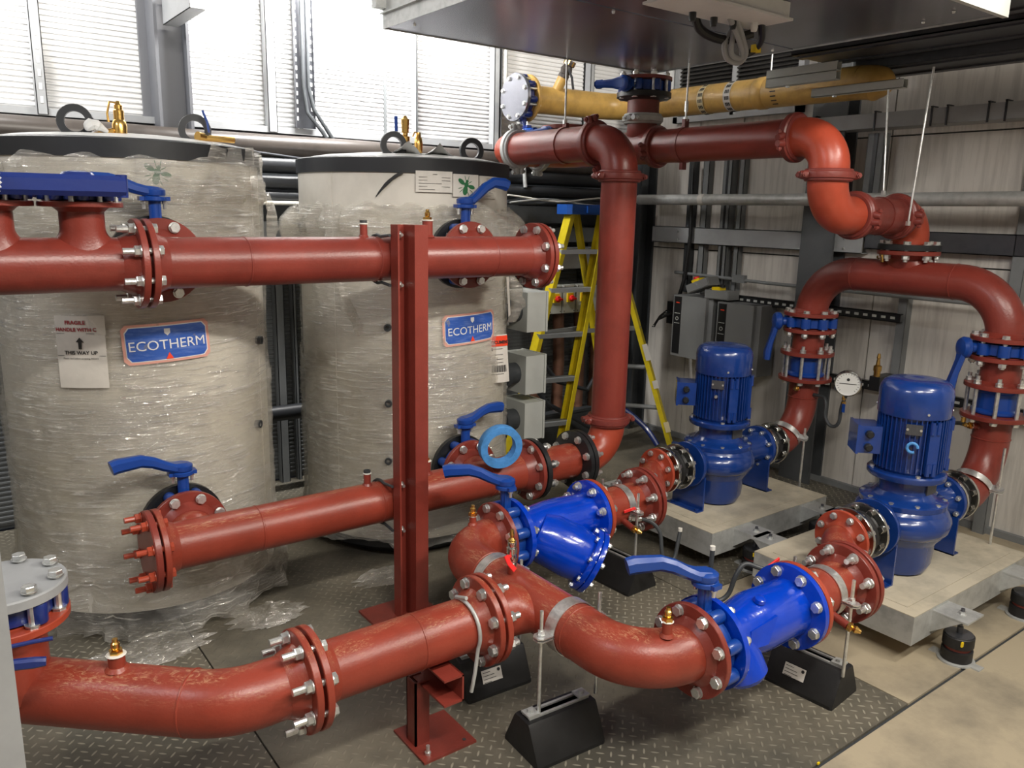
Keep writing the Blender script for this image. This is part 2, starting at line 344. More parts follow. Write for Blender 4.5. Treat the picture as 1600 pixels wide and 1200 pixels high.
def valve(label, c, flow, stem, lever, group=None, body='lever', lm='lever', L=.20, thick=.056, bodyr=.108, stemL=.20, disc=False, gear=0, bend=1):
    flow = V(flow).normalized(); stem = V(stem).normalized(); xx = flow.cross(stem)
    R = MX((xx, flow, stem)).transposed()
    t = thing('butterfly_valve', label, 'valve', c, R, group)
    mb = MB(); F = frame((0, 0, 0), Y, Z)
    mb.lathe([(bodyr-.01, -thick/2), (bodyr, -thick/2+.004), (bodyr, thick/2-.004), (bodyr-.01, thick/2)], F, 36)
    for k in range(8):
        a = 2*PI*(k+.5)/8; mb.lathe([(.019, -thick/2+.002), (.021, -thick/2+.006), (.021, thick/2-.006), (.019, thick/2-.002)], F @ MX.Translation(V((.12*math.cos(a), .12*math.sin(a), 0))), 16)
    part('body', mb, body, t)
    k = MB(); k.cyl((0, 0, bodyr-.02), (0, 0, stemL-.012), .019, 16); k.box((.012, 0, (bodyr+stemL)/2), (.012, .03, stemL-bodyr)); k.lathe([(.026, 0), (.026, .02)], frame((0, 0, bodyr-.01), Z), 16)
    part('stem', k, body, t)
    k = MB(); k.lathe([(.036, 0), (.040, .003), (.040, .014), (.036, .017)], frame((0, 0, stemL-.018), Z), 24)
    k.box((.034, 0, stemL-.009), (.03, .035, .014)); k.box((-.034, 0, stemL-.009), (.03, .035, .014)); part('notch_plate', k, body, t)
    lv = R.inverted() @ V(lever); up = V((0, 0, 1)); lv.z = 0; lv.normalize(); sd = up.cross(lv)
    k = MB(); z = stemL+.012
    k.lathe([(.036, -.011), (.038, -.006), (.038, .008), (.028, .015), (.02, .017)], frame((0, 0, z), Z), 24)
    s = [(-.01, .002, .062), (.03, .004, .058), (.06, .012*bend, .044), (.10, .028*bend, .036), (.14, .038*bend, .036), (L-.02, .036*bend, .044), (L, .032*bend, .042)]
    k.ribbon([lv*a+V((0, 0, z+b)) for a, b, w in s], [w for a, b, w in s], [.032, .034, .036, .040, .044, .050, .048], sd)
    part('lever', k, lm, t)
    for q in (1, -1): k = MB(); k.lathe([(.006, -.026), (.006, -.008), (.010, -.008), (.010, .0)], frame((q*.034, 0, stemL-.018), Z), 8); part('notch_bolt', k, 'zinc', t)
    return t
def clampband(par, c, ax, r=.086, w=.032, lug=X, m='zinc', lugs=True, t_=.003):
    ax = V(ax); F = frame(c, ax); k = MB(); k.lathe([(r, -w/2), (r+t_, -w/2), (r+t_, w/2), (r, w/2), (r, -w/2)], F, 36, False)
    if lugs:
        for s in (1, -1):
            for z in (.004, -.004):
                e = V(c)+V(lug)*s*(r+.028)+Z*z; sd = ax
                poly = [(-.03, -w*.5), (.014, -w*.5), (.026, -w*.25), (.026, w*.25), (.014, w*.5), (-.03, w*.5)]
                fx = V(lug)*s; k.prism(poly, -.002, .002, MX(((fx.x, sd.x, 0, e.x), (fx.y, sd.y, 0, e.y), (fx.z, sd.z, 1, e.z), (0, 0, 0, 1))))
    part('band', k, m, par)
def rod(par, a, b, r=.005, nuts=(), m='zinc'):
    k = MB(); k.cyl(a, b, r, 10)
    part('threaded_rod', k, m, par)
    for z in nuts:
        q = MB(); q.lathe([(.013, -.002), (.013, 0)], frame((a[0], a[1], z), Z), 14); q.lathe([(.0095, 0), (.0095, .009)], frame((a[0], a[1], z), Z), 6); part('nut', q, m, par)
# text
def text_mb(s, size, mapf, bold=0):
    cu = bpy.data.curves.new('t', 'FONT'); cu.body = s; cu.size = size; cu.align_x = 'CENTER'; cu.align_y = 'CENTER'; cu.resolution_u = 3; cu.offset = bold
    o = bpy.data.objects.new('t', cu); COL.objects.link(o); dg = bpy.context.evaluated_depsgraph_get(); me = bpy.data.meshes.new_from_object(o.evaluated_get(dg))
    mb = MB(); mb.add([mapf(v.co.x, v.co.y) for v in me.vertices], [tuple(p.vertices) for p in me.polygons])
    bpy.data.objects.remove(o); bpy.data.curves.remove(cu); bpy.data.meshes.remove(me); return mb
def patch(mapf, x0, y0, x1, y1, n=10, m=4, corner=0):
    mb = MB(); vs = []; fs = []
    for j in range(m+1):
        for i in range(n+1):
            x = x0+(x1-x0)*i/n; y = y0+(y1-y0)*j/m
            if corner:
                dx = max(0, x0+corner-x, x-(x1-corner)); 
                k = corner-math.sqrt(max(0, corner**2-dx**2)); y = min(max(y, y0+k), y1-k)
            vs.append(mapf(x, y))
    for j in range(m):
        for i in range(n): fs.append((j*(n+1)+i, j*(n+1)+i+1, (j+1)*(n+1)+i+1, (j+1)*(n+1)+i))
    return mb.add(vs, fs)
# ================================================================== THE SETTING
WY, WX = 4.60, 4.53
# floor: steel plates with open joints, on a dark sub-floor
mb = MB(); mb.bb((-3, -2.6, -.06), (WX+.1, WY+.1, -.012)); floor = struct('floor', mb, 'dark')
mb = MB()
for a, b in (((-3, 1.163), (.72, WY)), ((.726, 1.163), (2.62, WY)), ((2.626, 2.124), (WX, WY))):
    k = MB(); k.bb((a[0], a[1], -.012), (b[0], b[1], 0)); struct('floor_plate', k, 'floor', 0, floor)
for a, b in (((2.626, 1.163), (WX, 2.118)), ((-3, -2.6), (1.3, 1.149)), ((1.306, -2.6), (WX, .62)), ((1.306, .626), (WX, 1.149))):
    k = MB(); k.bb((a[0], a[1], -.012), (b[0], b[1], 0)); struct('floor_plate', k, 'floor2' if a[0] > 1 or a[1] < 1 else 'floor', 0, floor)
k = MB(); k.bb((-3, 1.15, -.012), (WX, 1.162, -.007)); struct('joint_strip', k, 'dark', 0, floor)
# left wall (far side behind the tanks): ribbed cladding sheets
wl = MB(); wl.bb((-3, WY+.03, 0), (WX+.1, WY+.1, 4.0)); wall = struct('wall_left', wl, 'clad_shade')
def ribbed(x0, x1, z0, z1, y, m, pitch=.026, dep=.006):
    k = MB(); n = int((z1-z0)/pitch); pr = []
    for i in range(n): z = z0+i*pitch; pr += [(z, 0), (z+pitch*.35, 0), (z+pitch*.5, -dep), (z+pitch*.85, -dep)]
    pr.append((z0+n*pitch, 0)); vs = []
    for z, d in pr: vs += [V((x0, y+d, z)), V((x1, y+d, z))]
    k.add(vs, [(2*i, 2*i+1, 2*i+3, 2*i+2) for i in range(len(pr)-1)]); return struct('cladding_sheet', k, m, 0, wall)
edges = [-3, -1.9, -.75, .585, 1.12, 1.70, 1.90, 2.44, 3.235, 4.05, WX]
for i in range(len(edges)-1):
    a, b = edges[i]+.012, edges[i+1]-.012
    ribbed(a, b, 2.08, 3.9, WY+.02, 'clad'); ribbed(a, b, .02, 1.50, WY+.02, 'clad_shade')
k = MB(); k.bb((-3, WY-.05, 2.045), (WX, WY+.03, 2.078)); struct('sill_rail', k, 'steell', 0, wall)
k = MB(); k.bb((-3, WY-.012, 1.55), (WX, WY+.02, 2.045)); struct('lower_panel', k, 'dark', 0, wall)
def mullion(x, w, m='steell', z0=2.05, z1=3.9, y=WY-.02, slots=False, d=.04):
    k = MB(); k.bb((x-w/2, y-d, z0), (x+w/2, y-d+.004, z1)); k.bb((x-w/2, y-d, z0), (x-w/2+.004, y+.02, z1)); k.bb((x+w/2-.004, y-d, z0), (x+w/2, y+.02, z1))
    o = struct('mullion', k, m, 0, wall)
    if slots:
        q = MB(); z = z0+.05
        while z < z1: q.bb((x-.006, y-d-.002, z), (x+.006, y-d, z+.03)); z += .06
        struct('slot_row', q, 'white' if slots == 2 else 'dark', 0, o)['kind'] = 'stuff'
for x, w, sl in ((-1.9, .05, 0), (-.75, .05, 0), (.585, .046, 2), (1.705, .05, 0), (2.62, .012, 0), (3.225, .042, 0), (3.26, .012, 0), (4.06, .035, 0)): mullion(x, w, 'steell', slots=sl)
for x in (.6, 1.70, 1.79, 3.2, 4.1): mullion(x, .05 if x != 1.79 else .02, 'steel', 0, 1.5)
# steel column in front of the far wall with a bracket
k = MB()
for z in ((0, 4.0),): k.bb((1.085, WY-.16, 0), (1.10, WY, 4)); k.bb((1.10, WY-.085, 0), (1.24, WY-.075, 4)); k.bb((1.235, WY-.16, 0), (1.25, WY, 4))
k.bb((1.045, WY-.01, 0), (1.085, WY+.01, 4)); col1 = struct('trim_1', k, 'colm')
# right wall
k = MB(); k.bb((WX+.03, -2.6, 0), (WX+.1, WY+.1, 4)); wr = struct('wall_right', k, 'dark')
ys = [-2.6, -1.6, -.6, .6, 1.74, 2.52, 2.84, 3.55, 3.92, WY]
for i in range(len(ys)-1):
    for z0, z1 in ((.012, 1.40), (1.408, 2.10), (2.108, 4.0)):
        if z0 > 2 and 3.1 < ys[i+1] and ys[i] < 4.2 and ys[i+1] > 3.2:
            k = MB(); k.bb((WX, ys[i]+.004, z0), (WX+.03, ys[i+1]-.004, z1))
        else:
            k = MB(); k.bb((WX, ys[i]+.004, z0), (WX+.03, ys[i+1]-.004, z1))
        struct('wall_panel', k, 'wall', 0, wr)
def stud(y, w, z0, z1, m='steel', d=.05, slot=False):
    k = MB(); k.bb((WX-d, y-w/2, z0), (WX-d+.004, y+w/2, z1)); k.bb((WX-d, y-w/2, z0), (WX, y-w/2+.004, z1)); k.bb((WX-d, y+w/2-.004, z0), (WX, y+w/2, z1))
    o = struct('wall_stud', k, m, 0, wr)
    if slot: q = MB(); q.bb((WX-d-.003, y-w*.12, z0), (WX-d, y+w*.12, z1)); struct('slot', q, 'blackp', 0, o)
for a in ((2.31, .05, 0, 1.42, 'steel', .06), (2.58, .10, 1.55, 2.12, 'steel', .06, True), (1.75, .06, 0, 2.12, 'steel', .06), (3.60, .07, 1.1, 2.12, 'steel', .07, True), (3.80, .05, 1.1, 2.12, 'steel', .05), (3.93, .05, 1.1, 2.12, 'dark', .05), (3.50, .04, 1.1, 2.12, 'steel', .05)): stud(*a)
k = MB(); k.bb((WX-.14, 2.73, 0), (WX-.125, 2.95, 4)); k.bb((WX-.13, 2.835, 0), (WX, 2.845, 4)); k.bb((WX-.015, 2.73, 0), (WX, 2.95, 4)); struct('trim_2', k, 'steeld')
k = MB(); k.bb((WX-.16, 4.30, 0), (WX-.145, 4.46, 4)); k.bb((WX-.15, 4.375, 0), (WX, 4.385, 4)); k.bb((WX-.015, 4.30, 0), (WX, 4.46, 4)); struct('trim_3', k, 'dark')
k = MB(); k.bb((WX-.03, -2.6, 0), (WX, WY, .035)); struct('baseboard_right', k, 'steel')
# other walls and the roof, out of view
k = MB(); k.bb((-3.1, -2.6, 0), (-3, WY+.1, 4)); struct('wall_back', k, 'wall')
k = MB(); k.bb((-3, -2.7, 0), (WX+.1, -2.6, 4)); struct('wall_front', k, 'wall')
k = MB(); k.bb((-3, -2.6, 4.0), (WX+.1, WY+.1, 4.08)); struct('ceiling', k, 'steell')
# near grey post at the left edge of the view
k = MB(); k.bb((-.09, 1.0, 0), (.045, 1.012, 4)); struct('trim_4', k, 'steell')
# ---- C-section bracket on the column
k = MB(); k.bb((1.13, 3.98, 2.505), (1.134, 4.44, 2.625)); k.bb((1.13, 3.98, 2.62), (1.20, 4.44, 2.625)); k.bb((1.13, 3.98, 2.505), (1.20, 4.44, 2.51))
b = solo('channel_bracket', k, 'steell', 'short grey C-channel bracket bolted to the steel column above the left tank', 'bracket')
# ---- long rails and conduits on the right wall
k = MB(); k.bb((WX-.075, 2.585, 1.445), (WX-.070, 4.25, 1.560)); k.bb((WX-.075, 2.585, 1.555), (WX, 4.25, 1.560)); k.bb((WX-.075, 2.585, 1.445), (WX, 4.25, 1.450))
r_a = solo('wall_rail', k, 'steell', 'pale grey horizontal cladding rail along the right wall behind the ladder', 'rail')
for y in (4.0, 2.7):
    for z in (1.47, 1.53):
        q = MB(); q.lathe([(.008, 0), (.006, .005)], frame((WX-.075, y, z), -X), 10); q2 = q.mesh('screw', 'zinc', r_a.location); link('screw', q2, r_a)
k = MB(); k.bb((WX-.06, .2, 1.475), (WX-.055, 2.58, 1.585)); k.bb((WX-.06, .2, 1.475), (WX, 2.58, 1.480)); k.bb((WX-.06, .2, 1.580), (WX, 2.58, 1.585))
solo('wall_rail', k, 'galvd', 'dark shiny cladding rail on the right wall level with the black flange', 'rail')
k = MB(); k.bb((3.05, WY-.13, 1.43), (4.38, WY-.125, 1.54)); k.bb((3.05, WY-.13, 1.535), (4.38, WY-.03, 1.54)); k.bb((3.05, WY-.13, 1.43), (4.38, WY-.03, 1.435))
solo('wall_rail', k, 'steel', 'grey cladding rail running behind the blue ladder cap into the corner', 'rail')
k = MB(); k.bb((1.3, WY-.12, 1.42), (1.95, WY-.03, 1.56)); solo('wall_rail', k, 'steel', 'grey cladding rail seen in the gap between the two tanks', 'rail')
k = MB(); k.bb((3.0, 4.30, 1.26), (4.28, 4.50, 1.40)); k.bb((4.18, 4.30, 1.26), (4.28, 4.60, 1.40)); ct = solo('cable_trunking', k, 'steell', 'grey metal trunking box across the corner, below the rail behind the ladder', 'trunking')
k = MB(); k.sweep([(4.30, 4.25, 1.745), (4.30, 2.5, 1.75), (4.30, .4, 1.765)], .036, 20); cp = solo('steel_pipe', k, 'galv', 'long bare steel pipe running level along the right wall', 'pipe')
q = MB(); q.lathe([(.0365, -.022), (.0375, -.022), (.0375, .022), (.0365, .022)], frame((4.30, 3.66, 1.747), Y), 20); link('paper_tag', q.mesh('t', 'paper', cp.location), cp)
k = MB(); k.sweep([(4.44, 3.99, 1.238), (4.44, 3.2, 1.225), (4.44, .8, 1.225)], .011, 10); k.box((4.44, 3.42, 1.235), (.03, .10, .05)); solo('conduit', k, 'steel', 'thin grey conduit along the right wall above the inverter boxes', 'conduit')
def slotted(label, y0, y1, z, x=4.44, h=.05):
    t = thing('slotted_channel', label, 'channel', (x, (y0+y1)/2, z-h/2)); k = MB(); k.bb((x, y0, z-h/2), (x+.004, y1, z+h/2)); k.bb((x, y0, z-h/2), (x+.04, y1, z-h/2+.004)); k.bb((x, y0, z+h/2-.004), (x+.04, y1, z+h/2)); part('channel', k, 'blackp', t, 0)
    k = MB(); y = y0+.03
    while y < y1-.02: k.bb((x-.002, y, z-.007), (x, y+.026, z+.007)); y += .055
    part('slot_row', k, 'encl', t, 0)['kind'] = 'stuff'
slotted('black slotted channel on the wall, ending left of the grey stud under the arch', 2.30, 3.55, 1.10)
slotted('lower black slotted channel passing behind the pressure gauge and right pump', .9, 3.0, .69)
# trunking high on the right wall with ties
t = thing('cable_tray', 'pale grey cable tray along the right wall with black ties, top right', 'cable tray', (4.35, 1.9, 2.12))
k = MB(); k.bb((4.35, .3, 2.135), (4.355, 2.98, 2.215)); k.bb((4.35, .3, 2.135), (4.50, 2.98, 2.14)); part('tray', k, 'steell', t, 0)
for y in (2.9, 2.53, 2.22, 2.14, 1.94, 1.86, 1.6, 1.3):
    k = MB(); k.bb((4.343, y-.004, 2.125), (4.352, y+.004, 2.225)); k.bb((4.343, y-.006, 2.22), (4.40, y+.006, 2.226)); part('cable_tie', k, 'blackp', t, 0)
# louvre grille
t = thing('louvre_grille', 'dark louvred grille in a pale frame, high on the right wall behind the yellow pipe', 'grille', (4.49, 3.6, 2.26))
k = MB()
for a, b in (((4.48, 3.10, 2.28), (4.53, 3.14, 2.95)), ((4.48, 4.10, 2.28), (4.53, 4.14, 2.95)), ((4.48, 3.10, 2.28), (4.53, 4.14, 2.32)), ((4.48, 3.10, 2.93), (4.53, 4.14, 2.97)), ((4.48, 3.61, 2.3), (4.53, 3.64, 2.95))): k.bb(a, b)
part('frame', k, 'steell', t, 0); k = MB(); k.bb((4.52, 3.12, 2.3), (4.53, 4.12, 2.95)); part('backing', k, 'blackp', t, 0)
z = 2.335; blm = None
while z < 2.92:
    for a, b in ((3.14, 3.61), (3.64, 4.10)):
        k = MB(); k.add([(4.485, a, z), (4.485, b, z), (4.515, b, z+.018), (4.515, a, z+.018), (4.487, a, z-.004), (4.487, b, z-.004), (4.517, b, z+.014), (4.517, a, z+.014)], [(0, 1, 2, 3), (7, 6, 5, 4), (0, 4, 5, 1), (1, 5, 6, 2), (2, 6, 7, 3), (3, 7, 4, 0)]); part('louvre_blade', k, 'grille', t, 0)
    z += .026
# insulated pipes along the far wall
lagz = [(1.965, 4.44, .062, 'lagb', 'fat brown-grey lagged pipe directly under the bright cladding sill'), (1.865, 4.42, .045, 'lag', 'black lagged pipe, second one down below the bright cladding'),
        (1.775, 4.40, .038, 'lag', 'black lagged pipe, third one down on the far wall'), (1.70, 4.40, .032, 'lag', 'black lagged pipe, lowest of the far wall bundle')]
for z, y, r, m, lb in lagz:
    k = MB(); p = [(-2.8+i*.45, y+.003*math.sin(i*2.1), z+.003*math.cos(i*1.7)) for i in range(16)]; p[-1] = (4.1, y, z); k.sweep(p, r, 18); s = solo('lagged_pipe', k, m, lb, 'pipe')
k = MB(); k.sweep([(-2.8, 4.37, 1.655), (1.0, 4.37, 1.66), (1.7, 4.37, 1.662), (2.6, 4.37, 1.658), (3.3, 4.37, 1.66)], .011, 10); solo('pale_cable', k, 'ptfe', 'pale beige cable run strung under the black lagged pipes', 'cable')
k = MB(); k.sweep([(.9, 4.35, 1.93), (1.5, 4.34, 1.925), (1.75, 4.34, 1.905), (2.1, 4.36, 1.88), (2.6, 4.36, 1.875)], .006, 8); solo('thin_cable', k, 'galvd', 'thin grey cable drooping across the lagged pipes between the tanks', 'cable')
k = MB(); k.sweep([(1.87, 4.50, 3.6), (1.87, 4.50, 2.3), (1.88, 4.48, 2.16), (1.96, 4.46, 2.06), (2.02, 4.44, 1.95)], .011, 10); k.sweep([(1.90, 4.50, 3.6), (1.90, 4.50, 2.3), (1.92, 4.48, 2.18), (1.99, 4.46, 2.07), (2.06, 4.44, 1.95)], .011, 10)
solo('drop_cable', k, 'dark', 'pair of dark cables coming down the perforated strip and kinking over the sill', 'cable')
t = thing('perforated_tray', 'narrow dark perforated cable strip standing against the bright cladding', 'cable tray', (1.885, 4.54, 2.08))
k = MB(); k.bb((1.83, 4.535, 2.08), (1.945, 4.54, 3.9)); k.bb((1.83, 4.515, 2.08), (1.834, 4.54, 3.9)); k.bb((1.941, 4.515, 2.08), (1.945, 4.54, 3.9)); part('tray', k, 'galvd', t, 0)
k = MB(); z = 2.12
while z < 3.8: k.bb((1.838, 4.532, z), (1.850, 4.536, z+.022)); k.bb((1.925, 4.532, z+.01), (1.937, 4.536, z+.03)); z += .045
part('hole_row', k, 'white', t, 0)['kind'] = 'stuff'
k = MB(); k.sweep([(3.26, 4.5, 3.8), (3.262, 4.5, 2.42), (3.30, 4.46, 2.30), (3.34, 4.42, 2.18), (3.34, 4.36, 1.80)], .013, 10); solo('drop_conduit', k, 'galv', 'thin grey conduit bending down beside the blind-flanged yellow pipe', 'conduit')
k = MB(); k.sweep([(.9, 4.40, .47), (1.6, 4.40, .475), (2.3, 4.40, .47)], .045, 16); solo('lagged_pipe', k, 'lag', 'black lagged pipe low on the far wall, crossing the gap between the tanks', 'pipe')
# dark panel and electrical bits in the corner
k = MB(); k.bb((2.95, 4.34, 1.57), (3.70, 4.36, 1.68)); k.bb((3.0, 4.36, 1.60), (3.1, 4.5, 1.62)); solo('wall_panel_board', k, 'steeld', 'dark grey flat board on the far wall left of the blue ladder cap', 'board')
for i, (dy, dz, m) in enumerate(((0, 0, 'galvd'), (-.02, .02, 'ptfe'), (.01, .0, 'dark'), (-.03, .0, 'galv'))):
    k = MB(); p = [(3.15+j*.13, 4.30+dy+.02*math.sin(j*1.3+i), 1.71+dz+.018*math.sin(j*.9+i*1.9)) for j in range(9)]; k.sweep(p, .006, 7)
    solo('loose_cable', k, m, ['grey', 'white', 'black', 'silver'][i]+' loose cable in the tangle above the blue ladder cap', 'cable', 'tangled cables above the ladder')
def isolator(x, label, plain=False, full=True):
    t = thing('isolator_switch', label, 'switch', (x, 4.30, .95)); k = MB(); k.box((x, 4.33, 1.05), (.115, .07, .20)); k.box((x, 4.292, 1.05), (.105, .006, .19)); part('enclosure', k, 'encl', t, 0)
    if not plain:
        k = MB(); k.box((x, 4.283, 1.06), (.052, .014, .062)); part('plate', k, 'yelh', t, 0)
        k = MB(); F = frame((x+.006, 4.275, 1.055), -Y); k.lathe([(.022, 0), (.022, .012), (.019, .016)], F, 20); k.box((x+.006, 4.252, 1.055), (.042, .022, .013)); part('knob', k, 'redh', t)
    for sx in (-1, 1):
        for sz in (-1, 1):
            k = MB(); k.lathe([(.004, 0), (.004, .002)], frame((x+sx*.045, 4.289, 1.05+sz*.085), -Y), 8); part('screw', k, 'dark', t)
isolator(3.575, 'grey isolator with red rotary knob, left one, partly behind the ladder rail'); isolator(3.70, 'grey isolator with red rotary knob, the one clear between the ladder rails, left')
isolator(3.825, 'grey isolator with red rotary knob, right one between the ladder rails'); isolator(3.95, 'blank grey switch box at the right end of the isolator row', True)
for i, x in enumerate((3.52, 3.72, 3.92, 4.08)):
    k = MB(); k.sweep([(x, 4.42, .0), (x+.01, 4.42, .6), (x, 4.43, .94)], .042, 16); solo('copper_pipe', k, 'copper', ['first', 'second', 'third', 'fourth'][i]+' from left of the brown copper pipes behind the ladder', 'pipe', 'brown pipes behind the ladder')
k = MB(); k.sweep([(3.3, 4.2, .75), (3.5, 4.15, .5), (3.75, 4.12, .42), (4.0, 4.2, .62), (4.1, 4.3, .9)], .016, 10); solo('hose', k, 'lag', 'black hose looping across the floor corner behind the ladder', 'hose')
k = MB(); k.sweep([(3.25, 4.25, .62), (3.45, 4.2, .34), (3.7, 4.15, .2), (3.95, 4.1, .02+.02)], .018, 10); solo('hose', k, 'lag', 'second black hose lying lower behind the ladder', 'hose')
k = MB(); k.bb((3.15, 4.28, .0), (4.0, 4.55, .22)); k.bb((3.2, 4.26, .22), (3.95, 4.30, .24)); solo('kickboard', k, 'dark', 'low dark plinth box on the floor behind the ladder', 'box')
k = MB(); k.lathe([(.06, 0), (.06, .008), (.004, .008), (.004, .12)], MX.Translation(V((3.79, 3.93, .24-.24))), 20); solo('base_disc', k, 'galv', 'small grey disc foot with thin pin on the floor between ladder and red riser', 'foot')
# wall inverters
def inverter(y0, y1, z0, z1, label, strip):
    t = thing('inverter_box', label, 'electrical box', (4.42, (y0+y1)/2, z0)); k = MB(); k.bb((4.30, y0+.03, z0), (4.5, y1, z1)); k.add([(4.30, y0+.10, z0), (4.34, y0, z0), (4.5, y0, z0), (4.5, y0+.03, z0), (4.30, y0+.10, z1), (4.34, y0, z1), (4.5, y0, z1), (4.5, y0+.03, z1)], [(0, 3, 2, 1), (4, 5, 6, 7), (0, 1, 5, 4), (1, 2, 6, 5)]); part('case', k, 'inv', t, 0)
    k = MB(); k.bb((4.296, y1-.075, z0+.02), (4.302, y1-.012, z1-.01)); part('control_strip', k, 'blackp', t, 0)
    k = MB(); k.bb((4.2945, y1-.06, z1-.055), (4.2965, y1-.03, z1-.048)); part('logo_bar', k, 'orangel', t, 0)
    k = MB(); k.lathe([(.010, 0), (.013, 0), (.013, .002), (.010, .002), (.010, 0)], frame((4.296, y1-.044, z0+.62*(z1-z0)), -X), 18, False)
    for i in range(4):
        for zz in (.70, .54): k.bb((4.2945, y1-.068+i*.013, z0+zz*(z1-z0)), (4.2965, y1-.060+i*.013, z0+zz*(z1-z0)+.005))
    part('keypad', k, 'encl', t)
inverter(3.54, 3.86, .665, 1.095, 'grey inverter box with black control strip, left of the pair behind the left pump', 0)
inverter(3.15, 3.47, .62, 1.085, 'grey inverter box with black control strip, right of the pair behind the left pump', 1)
def tilted(c, ang, label, extra):
    R = MX.Rotation(ang, 3, 'X'); t = thing('isolator_box', label, 'switch', c, R); k = MB(); k.box((0, 0, 0), (.11, .20, .06)); k.box((-.058, 0, 0), (.006, .19, .05)); part('enclosure', k, 'inv', t, 0)
    k = MB(); k.box((-.01, .02, .040), (.06, .07, .02)); part('plate', k, 'yelh', t, 0); k = MB(); k.lathe([(.02, 0), (.02, .02)], frame((-.01, extra, .048), Z), 16); part('knob', k, 'redh' if extra > 0 else 'blackp', t)
tilted((4.36, 3.66, 1.175), -.38, 'tilted grey isolator with red and yellow knob on top of the left inverter', .03)
tilted((4.37, 3.50, 1.125), -.02, 'flat grey isolator with yellow plate between the two inverters', -.01)
t = thing('cable_box', 'black box with loose cable tails left of the inverters', 'electrical box', (4.42, 3.93, .85)); k = MB(); k.box((4.44, 3.935, .95), (.10, .13, .16)); part('box', k, 'blackp', t, 0)
for i in range(5):
    k = MB(); a = .5+i*.35; k.sweep([(4.38, 3.93, .95), (4.33, 3.95+.02*i, .97-.02*i), (4.31, 3.99+.012*i, .93-.022*i), (4.31, 4.02+.01*i, .89-.012*i)], .005, 7); part('cable_tail', k, 'black', t)
k = MB(); k.sweep([(4.42, 3.93, 1.03), (4.42, 3.88, 1.2), (4.43, 3.86, 1.5), (4.43, 3.88, 2.0)], .014, 8); part('feed_cable', k, 'black', t)
# ================================================================== OVERHEAD
t = thing('sheet_metal_housing', 'large galvanised box hanging overhead at the top of the picture', 'housing', (2.4, 2.2, 2.38))
x0, x1, y0, y1, zb = 1.69, 3.28, 1.46, 3.2, 2.38
k = MB(); k.bb((x0, 2.335, zb), (x1, y1, zb+.006)); part('bottom_sheet', k, 'sheet', t, 0)
k = MB(); k.bb((x0, y0, zb+.002), (x1, 2.330, zb+.008)); part('bottom_sheet', k, 'sheet', t, 0)
k = MB(); k.bb((x0-.004, y0, zb-.004), (x0, y1, zb+.32)); k.bb((x0-.02, y0, zb+.05), (x0-.004, y1, zb+.055)); part('side_sheet', k, 'galv', t, 0)
k = MB(); k.bb((x0, y1, zb-.004), (x1, y1+.004, zb+.32)); k.bb((x1, y0, zb-.004), (x1+.004, y1, zb+.32)); part('side_sheet', k, 'galv', t, 0)
k = MB(); k.bb((x0, y0-.02, zb-.012), (x1, y0, zb+.10)); part('edge_strip', k, 'encl', t, 0)
k = MB(); k.bb((x0-.05, y1-.03, zb+.07), (x0+.02, y1+.01, zb+.32)); part('corner_bracket', k, 'galv', t, 0)
for p in ((1.75, 3.05), (3.2, 3.1), (3.22, 2.4), (3.18, 1.7), (3.1, 1.55), (2.2, 2.36), (2.7, 2.36)):
    k = MB(); k.lathe([(.007, 0), (.005, .007)], frame((*p, zb), -Z), 10); part('screw', k, 'zinc', t)
# light-coloured control box under the housing with hanging cables
t = thing('control_enclosure', 'white cable gland box hanging under the overhead housing, top centre', 'electrical box', (2.5, 1.85, 2.28))
k = MB(); k.bb((2.03, 1.85, 2.325), (2.56, 2.02, 2.378)); k.bb((2.02, 1.84, 2.318), (2.57, 2.03, 2.326)); part('case', k, 'white', t, 0)
for x, y in ((2.22, 1.99), (2.33, 1.99), (2.42, 1.98), (2.50, 1.95)):
    k = MB(); k.lathe([(.013, 0), (.013, .016), (.010, .028)], frame((x, y, 2.318), -Z), 12); part('cable_gland', k, 'blackp' if x < 2.5 else 'white', t)
def cab(pts, r, m, label):
    k = MB(); k.sweep(fillet(pts, .05, 6) if 0 else pts, r, 10); solo('hanging_cable', k, m, label, 'cable')
def smoothp(P, n=8):
    P = [V(p) for p in P]; out = []
    for i in range(len(P)-1):
        a = P[max(i-1, 0)]; b = P[i]; c = P[i+1]; d = P[min(i+2, len(P)-1)]
        for k in range(n):
            q = k/n; out.append(.5*((2*b)+(c-a)*q+(2*a-5*b+4*c-d)*q*q+(3*b-a-3*c+d)*q**3))
    out.append(P[-1]); return out
cab(smoothp([(2.30, 2.05, 2.42), (2.33, 2.08, 2.36), (2.38, 2.09, 2.30), (2.48, 2.06, 2.275), (2.56, 2.0, 2.30)]), .016, 'black', 'thick black cable looping below the overhead housing')
cab(smoothp([(2.42, 1.97, 2.33), (2.50, 2.0, 2.28), (2.565, 2.03, 2.235), (2.555, 2.05, 2.205), (2.50, 2.06, 2.215), (2.475, 2.055, 2.26), (2.50, 2.05, 2.31), (2.5, 2.04, 2.38)]), .011, 'steell', 'outer grey flexible conduit in the hanging loop, top centre')
cab(smoothp([(2.38, 1.97, 2.33), (2.46, 1.99, 2.28), (2.53, 2.02, 2.24), (2.535, 2.03, 2.215), (2.50, 2.04, 2.225), (2.485, 2.03, 2.27), (2.5, 2.03, 2.34)]), .010, 'steell', 'inner grey flexible conduit in the hanging loop, top centre')
cab(smoothp([(2.54, 1.95, 2.33), (2.585, 1.98, 2.28), (2.60, 2.02, 2.25), (2.585, 2.05, 2.235)]), .013, 'blackp', 'short black cable with a yellow tag beside the grey loop')
